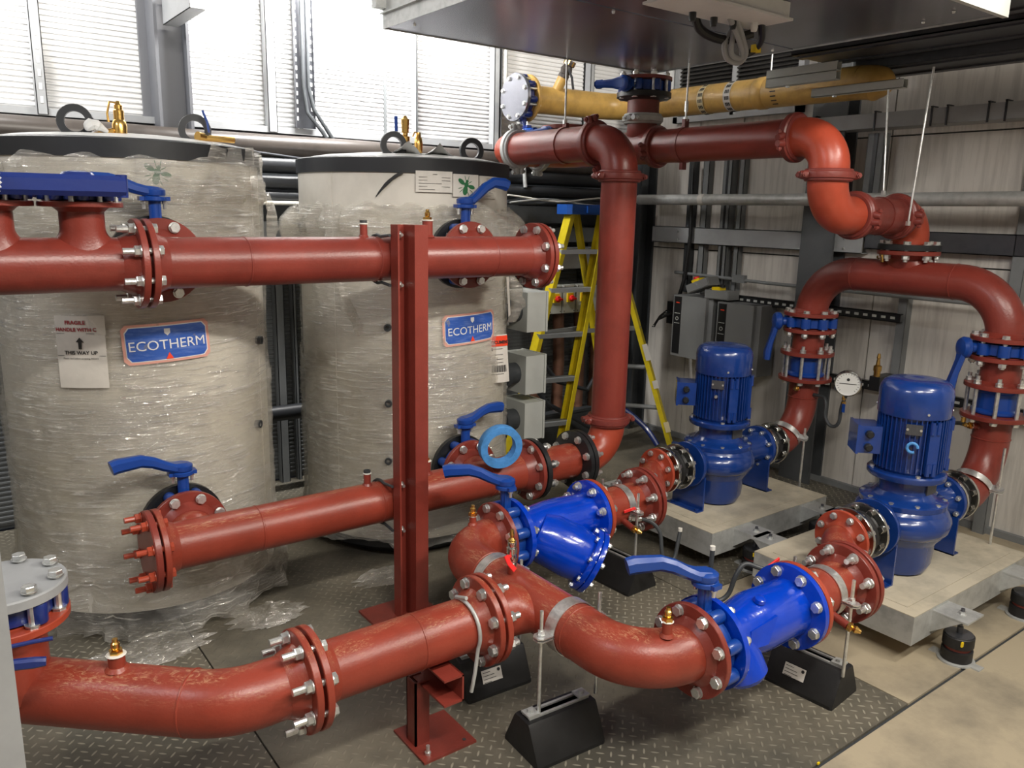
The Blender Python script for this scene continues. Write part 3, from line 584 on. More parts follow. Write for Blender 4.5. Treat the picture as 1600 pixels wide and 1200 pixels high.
k = MB(); k.box((2.597, 2.01, 2.253), (.030, .022, .026)); solo('cable_tag', k, 'yelh', 'small yellow tag wrapped on the short black hanging cable', 'tag')
# dark channels under the roof at top right
for i, (xa, xb, z, m, lb) in enumerate(((3.32, 3.66, 2.46, 'galvd', 'dark overhead channel nearest the housing edge, top right'), (3.68, 4.05, 2.44, 'galvd', 'middle dark overhead channel running along the room, top right'), (4.07, 4.42, 2.40, 'galvd', 'outer dark overhead channel beside the right wall, top right'))):
    k = MB(); k.bb((xa, -.5, z), (xb, 2.75-.12*i, z+.006)); k.bb((xa, -.5, z), (xa+.006, 2.75-.12*i, z+.14)); k.bb((xb-.006, -.5, z), (xb, 2.75-.12*i, z+.14)); k.bb((xa+.05, -.5, z-.008), (xa+.10, 2.75-.12*i, z)); k.bb((xb-.10, -.5, z-.008), (xb-.05, 2.75-.12*i, z)); solo('overhead_channel', k, m, lb, 'channel', None, 0)
# strut rails
def strut(x, y0, y1, z, label, n=1):
    t = thing('strut_rail', label, 'strut', (x, (y0+y1)/2, z))
    for i in range(n):
        k = MB(); b = z+i*.043; k.bb((x-.0205, y0, b), (x-.018, y1, b+.041)); k.bb((x+.018, y0, b), (x+.0205, y1, b+.041)); k.bb((x-.0205, y0, b), (x+.0205, y1, b+.0025)); k.bb((x-.0205, y0, b+.0385), (x-.008, y1, b+.041)); part('channel', k, 'encl', t, 0)
    k = MB(); k.lathe([(.012, 0), (.012, .008)], frame((x, y1-.12, z), -Z), 6); part('nut', k, 'zinc', t)
strut(3.69, 2.36, 2.76, 2.30, 'double galvanised strut rail with square-cut end in front of the yellow pipe', 2)
strut(3.80, 2.08, 2.56, 2.245, 'single galvanised strut rail below the double one, beside the right wall', 1)
def hanger(a, b, label, cat='rod', coup=None):
    t = thing('hanger_rod', label, cat, a); rod(t, a, b, .005, ())
    if coup: k = MB(); k.cyl((a[0], a[1], coup), (a[0], a[1], coup+.05), .010, 6); part('rod_coupler', k, 'zinc', t)
    k = MB(); k.lathe([(.012, 0), (.012, .02)], frame(a, Z), 6); part('nut', k, 'zinc', t); return t
hanger((2.69, 3.20, 2.075), (2.69, 3.20, 2.72), 'thin hanger rod holding the red pipe right of the blind grey flange')
hanger((3.2, 2.87, 2.105), (3.2, 2.87, 2.72), 'thin hanger rod with coupler holding the red pipe beside the tee', coup=2.15)
hanger((3.79, 2.12, 1.76), (3.80, 2.16, 2.245), 'hanger rod passing just behind the upper red elbow on the right')
hanger((3.70, 1.935, 1.62), (3.73, 1.92, 2.31), 'long bright hanger rod in front of the short red pipe at right')
k = MB(); k.cyl((4.0, 2.98, 2.42), (4.0, 2.98, 2.65), .004, 8); solo('hanger_rod', k, 'zinc', 'short thin rod above the marked end of the yellow pipe', 'rod')
# ---- yellow pipe
t = thing('yellow_pipe', 'ochre yellow pipe with bands and labels turning the corner near the roof', 'pipe', (4.0, 3.2, 2.24))
k = MB(); k.sweep(fillet([(3.20, 4.17, 2.33), (4.02, 4.17, 2.345), (4.0, 2.42, 2.325)], .229), .084, 32); k.sweep(smoothp([(4.0, 2.42, 2.325), (3.998, 2.36, 2.318), (3.995, 2.31, 2.30), (3.99, 2.275, 2.27)], 4), [.084]*8+[.078, .07, .06, .04, .02], 24); part('pipe', k, 'gas', t)
k = MB(); flange(k, (3.175, 4.17, 2.33), -X); part('flange', k, 'gas', t)
for y, w, m in ((3.42, .045, 'tape'), (3.22, .05, 'paper')):
    k = MB(); k.lathe([(.085, -w/2), (.0855, -w/2), (.0855, w/2), (.085, w/2)], frame((4.006, y, 2.333), Y), 32, False); lb = part('label_band', k, m, t)
    k = MB()
    for a in range(-3, 4):
        an = PI+a*.42+.2; 
        for j in (-.014, -.003, .008): k.box((4.006+.0865*math.cos(an), y+j, 2.333+.0865*math.sin(an)), (.0015, .006, .02), MX.Rotation(-an, 3, 'Y'))
    part('print', k, 'ink', lb, 0)
k = MB(); k.lathe([(.083, -.035), (.089, -.02), (.089, .02), (.083, .035)], frame((4.004, 3.02, 2.331), Y), 32, False); part('sleeve', k, 'gas', t)
k = MB()
for a in range(-3, 4):
    an = PI+a*.30+.1; k.box((4.003+.0852*math.cos(an), 2.90, 2.33+.0852*math.sin(an)), (.0015, .035, .006), MX.Rotation(-an, 3, 'Y'))
part('pen_mark', k, 'ink', t, 0)
bv = valve('blue butterfly valve sandwiched behind the grey blind flange on the yellow pipe', (3.142, 4.17, 2.33), X, (0, -.25, -1), (-.2, -1, 0), body='dblue', L=.05)
k = MB(); k.lathe([(.03, -.02), (.03, .03)], frame((0, 0, .225), Z), 12); part('lever_cap', k, 'yelh', bv)
t = thing('blind_flange', 'round grey blind flange closing the yellow pipe, near the roof', 'flange', (3.10, 4.17, 2.19)); k = MB(); k.lathe([(.1425, -.011), (.1425, .008), (.140, .011)], frame((3.10, 4.17, 2.33), -X), 44); part('disc', k, 'sheet', t); bolts(t, (3.14, 4.17, 2.33), X, .10, d=.016, stub=.004)
t = thing('ball_valve', 'bronze ball valve on a slanted yellow branch near the blind flange', 'valve', (3.40, 4.14, 2.38)); ax = V((.25, -.35, .9)).normalized(); a = V((3.40, 4.14, 2.39))
k = MB(); k.cyl(a, a+ax*.09, .032, 16); part('branch', k, 'gas', t); k = MB(); k.lathe([(.036, .09), (.036, .11), (.030, .115), (.040, .14), (.030, .165), (.038, .17), (.038, .20), (.026, .20), (.026, .19)], frame(a, ax), 10); part('body', k, 'lagb', t)
k = MB(); k.lathe([(.0385, .17), (.0385, .2), (.03, .2)], frame(a, ax), 8); part('end_ring', k, 'brass', t); k = MB(); p = a+ax*.14+V((-.02, -.045, 0)); k.ribbon([p, p+V((.02, -.01, -.05)), p+V((.035, -.01, -.12))], .018, .006, X); part('handle', k, 'galvd', t)
# white boards near grille
k = MB(); k.bb((4.49, 4.16, 2.40), (4.52, 4.45, 2.72)); solo('notice_board', k, 'white', 'small pale board on the right wall left of the louvre', 'board')
# ================================================================== TANKS
def tank(cx, cy, R, label, which):
    t = thing('buffer_tank', label, 'tank', (cx, cy, 0)); c = V((cx, cy, 0)); F = MX.Translation(c)
    k = MB(); k.lathe([(R-.09, .0), (R-.09, .13)], F, 48); part('plinth_ring', k, 'blackp', t)
    k = MB(); k.lathe([(R-.03, .095), (R, .10), (R, .6), (R, 1.2), (R, 1.83), (R-.02, 1.835)], F, 72); part('jacket', k, 'cream', t)
    k = MB(); k.lathe([(R, 1.80), (R+.008, 1.80), (R+.010, 1.862), (R, 1.868), (R-.04, 1.868)], F, 72, False); part('rim_band', k, 'lag', t)
    k = MB(); k.lathe([(R+.002, 1.866), (R-.1, 1.885), (R-.25, 1.90), (.02, 1.905)], F, 48); part('lid', k, 'white', t)
    k = MB(); k.lathe([(R+.001, .098), (R+.007, .10), (R+.007, .135), (R+.001, .137)], F, 72, False)
    if which == 2: k = MB(); k.lathe([(R-.02, .06), (R+.004, .062), (R+.004, .10), (R-.02, .102)], F, 72, False); part('base_band', k, 'blackp', t)
    # seam of the jacket
    k = MB(); a = math.radians(-68 if which == 2 else 52); k.cyl(c+V((R*math.sin(a), -R*math.cos(a), .10)), c+V((R*math.sin(a), -R*math.cos(a), 1.80)), .0025, 6); part('jacket_seam', k, 'cream', t)
    # film
    def prof(a, z):
        n1 = noise.noise(V((math.sin(a)*2.2+which*7, math.cos(a)*2.2, z*3))); n2 = noise.noise(V((math.sin(a)*7+which*3, math.cos(a)*7, z*26))); n3 = noise.noise(V((math.sin(a)*14, math.cos(a)*14, z*9+which)))
        r = R+.009+.010*max(0, n1)+.005*n2+.006*n3+.004*noise.noise(V((a*3, z*40+math.sin(a*2)*4, which)))
        if which == 2:
            if z > 1.42: r += .085*max(0, math.sin((z-1.42)/.24*PI))*(.55+1.1*abs(n1)+.7*n3)
        elif z > 1.66: r += .020*(.5+n3)
        if z < .38: r += .075*((.38-z)/.38)**1.4*(.6+n1+.5*n3)
        return r
    def film(z0, z1f, z0f=None, na=150, nz=110):
        vs = []; fs = []
        for j in range(nz+1):
            for i in range(na):
                a = 2*PI*i/na; zt = z1f(a); zb = z0 if z0f is None else z0f(a); z = zb+(zt-zb)*j/nz; r = prof(a, z); vs.append(c+V((r*math.sin(a), -r*math.cos(a), z)))
        for j in range(nz):
            for i in range(na): fs.append((j*na+i, j*na+(i+1) % na, (j+1)*na+(i+1) % na, (j+1)*na+i))
        k = MB(); k.add(vs, fs); return part('stretch_film', k, 'film', t, 60)
    nz_ = lambda a, s, q: noise.noise(V((math.sin(a)*s, math.cos(a)*s, q)))
    _r = R; R += .007
    if which == 2: film(1.38, lambda a: 1.64+.05*nz_(a, 6, 3)+.02*nz_(a, 15, 8), None, 150, 30); film(.75, lambda a: .97+.06*nz_(a, 3, 9), lambda a: .30+.12*nz_(a, 4, 4), 150, 50)
    else: film(.16, lambda a: .93+.08*nz_(a, 3, 6), lambda a: .20+.12*nz_(a, 4, 2), 150, 60); film(1.45, lambda a: 1.74+.05*nz_(a, 6, 2), None, 120, 26)
    R = _r
    if which == 1: film(.0, lambda a: 1.80+.035*nz_(a, 5, 1)+(.06 if math.sin(a) > .35 else 0), lambda a: .06+.05*nz_(a, 4, 5)-.05)
    else: film(.0, lambda a: 1.66+.03*nz_(a, 5, 2)+.02*nz_(a, 14, 2), lambda a: .11+.07*nz_(a, 4, 7)-.03)
    # lifting rings
    for sx in (-1, 1):
        p = c+V((sx*.205-.01 if which == 1 else sx*.21-.0, -.28, 1.925)); k = MB(); k.lathe([(.035, -.012), (.058, -.012), (.060, -.008), (.060, .008), (.058, .012), (.035, .012), (.035, -.012)], frame(p, (.25, 1, 0)), 28, False); k.box(p-V((0, 0, .05)), (.05, .03, .03)); part('lifting_ring', k, 'lag', t)
    if which == 1:
        p = c+V((-.075, -.30, 1.90)); k = MB(); k.lathe([(.024, -.02), (.026, .02), (.022, .035), (.018, .04), (.018, .072), (.014, .076), (.014, .09), (.010, .094), (.006, .105)], frame(p, Z), 14); k.sweep([p+V((-.0, 0, .098)), p+V((-.028, 0, .10)), p+V((-.038, 0, .06)), p+V((-.036, 0, .03))], .004, 8); k.cyl(p+V((-.02, 0, .0)), p+V((-.09, -.02, -.022)), .012, 10); part('safety_valve', k, 'brass', t)
        k = MB(); k.sweep(smoothp([c+V((-.19, -.33, 1.895)), c+V((-.175, -.34, 1.915)), c+V((-.15, -.33, 1.91)), c+V((-.12, -.33, 1.893))], 4), [.006, .012, .018, .020, .022, .016, .018, .02, .016, .014, .010, .008, .004], 8); part('film_tuft', k, 'white', t)
        p = c+V((.21, -.34, 1.895)); k = MB(); k.lathe([(.018, 0), (.018, .03), (.013, .03)], frame(p, (-.9, -.4, .1)), 14); k.cyl(p, p+V((.12, .02, 0)), .012, 10); part('drain_valve', k, 'brass', t); k = MB(); k.ribbon([p+V((.02, 0, .02)), p+V((.015, 0, .06)), p+V((.0, 0, .10))], .014, .006, Y); part('valve_handle', k, 'lever', t)
    else:
        p = c+V((-.15, -.28, 1.92)); k = MB(); k.lathe([(.008, -.02), (.008, 0), (.020, 0), (.020, .045), (.012, .05), (.012, .06), (.016, .062), (.019, .12), (.012, .125), (.006, .135)], frame(p, Z), 12); part('air_vent', k, 'brass', t); k = MB(); k.ribbon([p+V((-.045, 0, .065)), p+V((-.047, 0, .13))], .014, .014, X); part('vent_handle', k, 'lever', t)
        p = c+V((-.07, -.26, 1.92)); k = MB(); k.lathe([(.018, -.02), (.020, .02), (.016, .045), (.012, .05), (.010, .07)], frame(p, Z), 12); k.sweep([p+V((0, 0, .068)), p+V((-.02, 0, .07)), p+V((-.03, 0, .05))], .0035, 8); part('safety_valve', k, 'brass', t)
        for q, hgt in ((-.22, .055), (-.1, .05)):
            k = MB(); vs = []; fs = []
            for i in range(9):
                for j in range(4):
                    x = c.x+q-.02+.02*i+.01*j; zz = 1.885+hgt*max(0, 1-abs(i-2-2*(q > -.15))/3.2)*(1-j*.25); vs.append((x, c.y-.40+.045*j, zz+.004*math.sin(i*2+j)))
            for i in range(8):
                for j in range(3): fs.append((i*4+j, (i+1)*4+j, (i+1)*4+j+1, i*4+j+1))
            k.add(vs, fs); part('film_peak', k, 'white', t)
        # trailing black tape
        a0 = math.radians(-34); pts = []
        for i in range(9): a = math.radians(-30-i*1.6); z = 1.80-.006*i-.0009*i*i; pts.append(c+V(((R+.012)*math.sin(a), -(R+.012)*math.cos(a), z)))
        k = MB(); k.ribbon(pts, [.014, .012, .014, .012, .014, .014, .010, .008, .003], .004, Z); part('loose_tape', k, 'black', t)
    # small screwed nozzles
    noz = [(-37.8, 1.123), (-37.7, .773), (-38.1, .498)] if which == 2 else [(44.7, .752), (50, 1.10)]
    for a, z in noz:
        a = math.radians(a); d = V((math.sin(a), -math.cos(a), 0)); k = MB(); k.lathe([(.017, -.02), (.017, .022), (.010, .022), (.010, .0)], frame(c+d*R+Z*z, d), 16); part('nozzle', k, 'dark', t)
    def mf(a0, z0, rr):
        return lambda u, v: c+V(((R+rr)*math.sin(math.radians(a0)+u/R), -(R+rr)*math.cos(math.radians(a0)+u/R), z0+v))
    rz = lambda m, w: (lambda u, v: m(u*math.cos(w)-v*math.sin(w), u*math.sin(w)+v*math.cos(w)))
    if which == 1: a0, z0, w = -1.2, 1.150, .045
    else: a0, z0, w = 7.0, 1.108, .035
    hw, hh = (.150, .073) if which == 1 else (.155, .073)
    bd = part('name_plate', patch(rz(mf(a0, z0, .014), w), -hw, -hh, hw, hh, 20, 8, .015), 'pink', t)
    part('white_line', patch(rz(mf(a0, z0, .0150), w), -hw+.010, -hh+.009, hw-.010, hh-.009, 20, 8, .018), 'white', bd); part('plate_face', patch(rz(mf(a0, z0, .016), w), -hw+.013, -hh+.012, hw-.013, hh-.012, 20, 8, .018), 'plate', bd)
    part('lettering', text_mb('ECOTHERM', .0505, rz(mf(a0, z0-.008, .0175), w), .0), 'inkw', bd, 0)
    sh = MB(); m_ = rz(mf(a0, z0, .0175), w); sh.add([m_(-.010, .052), m_(.010, .052), m_(.010, .036), m_(0, .026), m_(-.010, .036)], [(0, 1, 2, 3, 4)]); part('shield', sh, 'inkw', bd, 0)
    sh = MB(); sh.add([m_(-.013, -.061), m_(.013, -.061), m_(0, -.036)], [(0, 1, 2)]); part('flame', sh, 'orangel', bd, 0)
    # green bee posters
    ab, zb_ = (-.5, 1.752) if which == 1 else (2.6, 1.752); m_ = mf(ab, zb_, .012 if which == 2 else .004)
    k = patch(m_, -.068, -.048, .068, .050, 10, 6); po = part('bee_poster', k, 'paper', t)
    k = MB()
    def el(cx_, cy_, a, b, th, n=16):
        vs = [m_(cx_, cy_)+V((0, -.001, 0))]
        for i in range(n):
            q = 2*PI*i/n; x = a*math.cos(q); y = b*math.sin(q); vs.append(m_(cx_+x*math.cos(th)-y*math.sin(th), cy_+x*math.sin(th)+y*math.cos(th))+V((0, -.001, 0)))
        k.add(vs, [(0, 1+i, 1+(i+1) % n) for i in range(n)])
    el(-.006, -.020, .013, .021, -.2); el(.0, .005, .012, .012, 0); el(.004, .020, .008, .007, 0); el(-.026, .018, .019, .010, -.6); el(.028, -.004, .019, .009, -.2)
    for x, y, th in ((-.032, -.010, .2), (-.028, -.022, .7), (.010, -.034, -1.1), (.026, -.022, -.6), (.020, .016, .5), (-.006, .034, 1.8), (.012, .034, 1.3)): el(x, y, .012, .0016, th, 8)
    part('bee_print', k, 'inkg', po, 0)
    if which == 2:
        m_ = mf(-14.6, 1.765, .012); po = part('data_sheet', patch(m_, -.082, -.045, .082, .045, 10, 5), 'paper', t)
        k = MB()
        for i, ww in enumerate((.02, .14, .14, .10, .14, .07)): 
            y = .032-.013*i; x = -.07 if i else -.01; k.add([m_(x, y)+V((0, -.004, 0)), m_(x+ww, y)+V((0, -.004, 0)), m_(x+ww, y-.0016)+V((0, -.004, 0)), m_(x, y-.0016)+V((0, -.004, 0))], [(0, 1, 2, 3)])
        part('print_lines', k, 'ink', po, 0)
        m_ = mf(18.5, 1.750, .010); po = part('data_sheet', patch(m_, -.065, -.05, .065, .05, 10, 5), 'cream', t)
        k = MB()
        for i in range(14):
            y = .04-.006*i; x = -.02; ww = .05+.02*math.sin(i*3.7); k.add([m_(x, y), m_(x+ww, y), m_(x+ww, y-.001), m_(x, y-.001)], [(0, 1, 2, 3)]); k.v[-4:] = [q+V((.0, -.003, 0)) for q in k.v[-4:]]
        part('print_lines', k, 'ink', po, 0)
        # documents pouch, hangs off the side of the jacket
        o0 = c+V((.475, -.285, 0)); dx = V((.9, .12, 0)).normalized()
        def pm(u, v): u *= 1.15; v *= 1.15; return V((2.262, 3.185, 0))+dx*(u-v*.10)+V((0, -.035-.010*math.sin(u*30), .935+v))
        po = part('document_pouch', patch(pm, -.075, -.105, .06, .105, 6, 8), 'paper', t)
        pq = lambda u, v: pm(u, v)+V((0, -.003, 0)); qq = part('orange_band', patch(pq, -.045, .055, .06, .100, 4, 2), 'orangel', po)
        tm = text_mb('DOCUMENTS', .019, lambda u, v: pm(u+.018, v+.072)+V((0, -.005, 0)), .0006); part('lettering', tm, 'ink', po, 0)
        k = MB()
        for i in range(26):
            x = -.058+.0040*i; ww = .0011+.0018*((i*7) % 3)/2; q = [pm(x, -.058), pm(x+ww, -.058), pm(x+ww, -.028), pm(x, -.028)]; k.add([p+V((0, -.003, 0)) for p in q], [(0, 1, 2, 3)])
        for y in (.045, .02, .0, -.015, -.065):
            q = [pm(-.05, y), pm(.03, y), pm(.03, y-.0015), pm(-.05, y-.0015)]; k.add([p+V((0, -.003, 0)) for p in q], [(0, 1, 2, 3)])
        q = [pm(-.052, .049), pm(-.018, .049), pm(-.018, .036), pm(-.052, .036)]; k.add([p+V((0, -.0028, 0)) for p in q], [(0, 1, 2, 3)])
        part('barcode', k, 'ink', po, 0)
        k = MB(); k.add([c+V((.33, -.42, 1.33)), c+V((.352, -.41, 1.33)), c+V((.375, -.40, 1.14)), c+V((.355, -.41, 1.13))], [(0, 1, 2, 3)]); part('paper_strip', k, 'paper', t)
    else:
        m_ = mf(-33.6, 1.125, .017); po = part('fragile_notice', patch(m_, -.083, -.132, .083, .128, 10, 14), 'paper', t)
        m2 = mf(-33.6, 1.125, .020)
        part('torn_corner', (lambda k: k.add([m2(.030, .130), m2(.086, .130), m2(.086, .060), m2(.060, .066)], [(0, 1, 2, 3)]))(MB()), 'cream', po, 0)
        part('lettering', text_mb('FRAGILE', .0185, lambda u, v: m2(u-.012, v+.104), .0006), 'inkr', po, 0); part('lettering', text_mb('HANDLE WITH C', .0175, lambda u, v: m2(u-.011, v+.079), .0006), 'inkr', po, 0)
        k = MB(); k.add([m2(-.006, .010), m2(.005, .010), m2(.005, .035), m2(.013, .035), m2(-.0005, .052), m2(-.014, .035), m2(-.006, .035)], [(0, 1, 2, 6), (3, 4, 5, 6, 2)]); part('arrow', k, 'ink', po, 0)
        part('lettering', text_mb('THIS WAY UP', .0180, lambda u, v: m2(u, v-.004), .0005), 'ink', po, 0)
        part('lettering', text_mb('Please read before accepting delivery', .0078, lambda u, v: m2(u-.002, v-.024), .0001), 'ink', po, 0)
        k = MB()
        for y in (.066, -.014): q = [m2(-.08, y), m2(.08 if y < 0 else .05, y), m2(.08 if y < 0 else .05, y-.0014), m2(-.08, y-.0014)]; k.add(q, [(0, 1, 2, 3)])
        part('rule_line', k, 'ink', po, 0)
    return t
T1 = (.74, 3.60); T2 = (2.01, 3.61)
tank(*T1, .50, 'film-wrapped cream buffer tank on the left, with the torn fragile notice', 1)
tank(*T2, .51, 'film-wrapped cream buffer tank on the right, with the orange document pouch', 2)
# film puddles on the floor
def puddle(cx, cy, w, d, label, sd):
    k = MB(); n = 26; vs = []; fs = []
    for i in range(n+1):
        for j in range(n+1):
            u = i/n-.5; v = j/n-.5; rr = math.hypot(u, v)*2; h = .012+.06*max(0, noise.noise(V((u*5+sd, v*5, sd))))+.02*abs(noise.noise(V((u*17, v*17, sd)))); h *= max(0, 1-rr**3); vs.append((cx+u*w*(1+.15*math.sin(j+sd)), cy+v*d, .004+h))
    for i in range(n):
        for j in range(n):
            if math.hypot((i+.5)/n-.5, (j+.5)/n-.5) < .5: q = i*(n+1)+j; fs.append((q, q+n+1, q+n+2, q+1))
    k.add(vs, fs); solo('film_scrap', k, 'film', label, 'plastic film', None, 60)
puddle(.55, 2.98, .46, .22, 'crumpled clear film lying in front of the left tank', 1); puddle(1.02, 3.0, .30, .20, 'crumpled clear film between left tank and the tall red post', 4); puddle(1.62, 3.05, .36, .18, 'crumpled clear film under the right tank behind the tall red post', 9)
def flap(P, w, label, sd):
    k = MB(); vs = []; fs = []; m = 10
    for i in range(len(P)*4-3):
        q = i/4; j = min(int(q), len(P)-2); p = lerp_(V(P[j]), V(P[j+1]), q-j); ww = w*(.55+.45*math.sin(PI*i/(len(P)*4-4)))
        for a in range(m): an = 2*PI*a/m; rr = ww*(.8+.5*noise.noise(V((i*.6+sd, a*.9, sd)))); vs.append(p+V((rr*math.cos(an), .6*rr*math.sin(an), 0)))
    n_ = len(P)*4-3
    for i in range(n_-1):
        for a in range(m): fs.append((i*m+a, i*m+(a+1) % m, (i+1)*m+(a+1) % m, (i+1)*m+a))
    k.add(vs, fs); solo('film_flap', k, 'film', label, 'plastic film', None, 60)
lerp_ = lambda a, b, q: a+(b-a)*q
flap([(1.235, 3.40, 1.70), (1.25, 3.38, 1.60), (1.24, 3.38, 1.50), (1.22, 3.40, 1.42)], .028, 'loose clear film flap at the right edge of the left tank', 2)
flap([(1.545, 3.36, 1.30), (1.56, 3.32, 1.20), (1.59, 3.29, 1.13), (1.60, 3.30, 1.08)], .035, 'loose clear film flap at the left edge of the right tank', 5)
flap([(2.36, 3.22, 1.36), (2.42, 3.22, 1.28), (2.44, 3.22, 1.18), (2.40, 3.22, 1.10)], .05, 'bunched clear film between right tank and the top heater box', 8)
# heater boxes on the right tank
for z, lb in ((1.10, 'top'), (.745, 'middle'), (.475, 'lowest')):
    t = thing('immersion_heater', lb+' of the three grey immersion heater boxes on the right tank', 'heater', (2.66, 3.58, z-.1), None)
    k = MB(); k.lathe([(.085, 0), (.085, .02), (.066, .022), (.066, .10), (.080, .102), (.080, .13), (.06, .132), (.06, .2)], frame((2.50, 3.58, z), X), 24); part('neck', k, 'dark', t)
    k = MB(); k.bb((2.70, 3.48, z-.11), (2.83, 3.70, z+.11)); part('housing', k, 'encl', t, 0); k = MB(); k.bb((2.832, 3.477, z-.113), (2.845, 3.703, z+.113)); part('cover', k, 'encl', t, 0)
    k = MB()
    for q in (1, -1): k.lathe([(.010, 0), (.010, .012)], frame((2.60, 3.52, z+.06*q), -X), 6)
    part('neck_bolt', k, 'zinc', t)
# ================================================================== HEADERS AND POST
HY, ZU, ZL = 2.80, 1.457, .475
t = pipe_thing('upper red header, left piece, with two upright valve branches', [(-.9, HY, ZU), (.575, HY, ZU)])
fl(t, (.597, HY, ZU), X); weld(t, (.12, HY, ZU), X)
for x in (.437, .195):
    saddle(t, (x, HY, ZU), X, Z, .063, h=.18)
    fl(t, (x, HY, 1.650), Z, r=.118, bore=.063, hub=.014, t=.018); bolts(t, (x, HY, 1.668), Z, .045, r=.099, d=.016, stub=.004)
t2 = pipe_thing('upper red header, long right piece, ending in a bolted blank', [(.62, HY, ZU), (2.19, HY, ZU)])
fl(t2, (.603, HY, ZU), -X); gasket(t2, (.600, HY, ZU), X); bolts(t2, (.600, HY, ZU), -X, .050, stub=.035); fl(t2, (2.205, HY, ZU), X)
for x in (.93, 1.42, 1.96): weld(t2, (x, HY, ZU), X)
test_point(t2, (1.383, HY, ZU), Z, False, 'socket', L=.045); test_point(t2, (1.661, HY, ZU), Z, True, 'socket', L=.06, r=.021)
for x in (.69, 1.955):
    saddle(t2, (x, HY, ZU), X, Y, .080, h=.11); fl(t2, (x, HY+.150, ZU), Y, hub=.03); bolts(t2, (x, HY+.178, ZU), Y, .11, stub=.01)
t = thing('blank_flange', 'red blank flange closing the right end of the upper header', 'flange', (2.22, HY, ZU-.14)); k = MB(); k.lathe([(.1425, 0), (.1425, .018), (.139, .022)], frame((2.209, HY, ZU), X), 40); part('disc', k, 'red', t); bolts(t, (2.207, HY, ZU), X, .048)
# lower header
t3 = pipe_thing('lower red header, long piece behind the post, from the blank to the black ring', [(.59, HY, ZL), (2.18, HY, ZL)], m='scuff')
fl(t3, (.572, HY, ZL), -X, 'scuff'); fl(t3, (2.205, HY, ZL), X); bolts(t3, (2.222, HY, ZL), X, .075, stub=.01)
for x in (.93, 1.42, 1.96): weld(t3, (x, HY, ZL), X, m='scuff')
test_point(t3, (1.38, HY, ZL), Z, False, 'socket', L=.045); test_point(t3, (1.651, HY, ZL), Z, True, 'socket', L=.05, r=.021)
for x in (.72, 1.965):
    saddle(t3, (x, HY, ZL), X, Y, .080, h=.11, m='scuff'); fl(t3, (x, HY+.150, ZL), Y, hub=.03); bolts(t3, (x, HY+.178, ZL), Y, .11, stub=.01)
t = thing('blank_flange', 'red blank flange with painted studs on the left end of the lower header', 'flange', (.55, HY, ZL-.14)); k = MB(); k.lathe([(.1425, 0), (.1425, .018), (.139, .022)], frame((.566, HY, ZL), -X), 40); part('disc', k, 'red', t); gasket(t, (.569, HY, ZL), X); bolts(t, (.567, HY, ZL), -X, .048, m='orange', stub=.035)
t4 = pipe_thing('short red pipe between the black ring and the black flange pair', [(2.24, HY, ZL), (2.475, HY, ZL)], m='scuff')
k = MB(); k.lathe([(.143, -.012), (.143, .012)], frame((2.222, HY, ZL), X), 40); part('black_ring', k, 'blackp', t4, label='black ring flange')
k = MB(); k.lathe([(.09, -.03), (.143, -.024), (.143, -.002), (.09, .0)], frame((2.492, HY, ZL), X), 40); part('black_flange', k, 'blackp', t4); k = MB(); k.lathe([(.09, .0), (.143, .004), (.143, .026), (.10, .034)], frame((2.492, HY, ZL), X), 40); part('black_flange', k, 'blackp', t4); bolts(t4, (2.494, HY, ZL), X, .056)
t = pipe_thing('orange-red elbow turning up from the black flange pair', [(2.52, HY, ZL), (2.695, HY, ZL), (2.695, HY, .665)], .15, m='orange')
VX = 2.695
pipe_thing('tall vertical red riser in front of the yellow ladder', [(VX, HY, .655), (VX, HY, 1.800)])
coupling((VX, HY, .650), Z, (1, -.35, 0), 'red grooved coupling at the foot of the tall riser')
coupling((VX, HY, 1.815), Z, (1, -.25, 0), 'red grooved coupling near the top of the tall riser')
ZT = 1.972
pipe_thing('glossy red elbow on top of the tall riser', [(VX, HY, 1.815), (VX, HY, ZT), (VX, 2.965, ZT)], .145, m='red')
coupling((VX, 2.975, ZT), Y, (-.3, 0, 1), 'red grooved coupling on the horizontal pipe beside the top elbow')
t = pipe_thing('red pipe near the roof running back to the silver coupling', [(VX, 2.98, ZT), (VX, 3.585, ZT)])
k = MB(); k.lathe([(.085, -.014), (.089, -.014), (.089, .014), (.085, .014)], frame((VX, 3.20, ZT), Y), 32, False); k.box((VX, 3.2, ZT+.098), (.02, .028, .02)); part('hanger_clip', k, 'red', t)
coupling((VX, 3.60, ZT), Y, (.1, 0, -1), 'silver grooved coupling at the far end of the red roof pipe', 'galv')
pipe_thing('orange-red return bends behind the roof pipe, ending at the tee', [(VX, 3.60, ZT), (VX, 3.77, ZT), (3.2, 3.77, 1.985), (3.2, 3.34, 1.99)], .15, m='orange')
coupling((2.98, 3.77, 1.978), X, (0, .1, -1), 'silver grooved coupling half hidden under the red roof pipe', 'galv')
PX, PZ = 3.2, 1.99
t = thing('pipe_tee', 'red pipe tee under the blue valve near the roof', 'pipe', (PX, 3.17, 1.9)); k = MB(); k.sweep([(PX, 3.36, PZ), (PX, 3.04, PZ)], .086, 30); part('run', k, 'red', t); saddle(t, (PX, 3.17, PZ), Y, Z, .080, R=.086, h=.14)
coupling((PX, 3.17, 2.135), Z, (-1, -.3, 0), 'silver grooved coupling on the upright of the tee near the roof', 'galv')
t = pipe_thing('short dark red upright with black flange under the blue roof valve', [(PX, 3.17, 2.14), (PX, 3.17, 2.24)], m='coup'); k = MB(); k.lathe([(.09, -.04), (.135, -.03), (.1425, -.026), (.1425, -.002), (.1, 0)], frame((PX, 3.17, 2.268), Z), 40); part('black_flange', k, 'blackp', t); bolts(t, (PX, 3.17, 2.295), Z, .09, stub=.01)
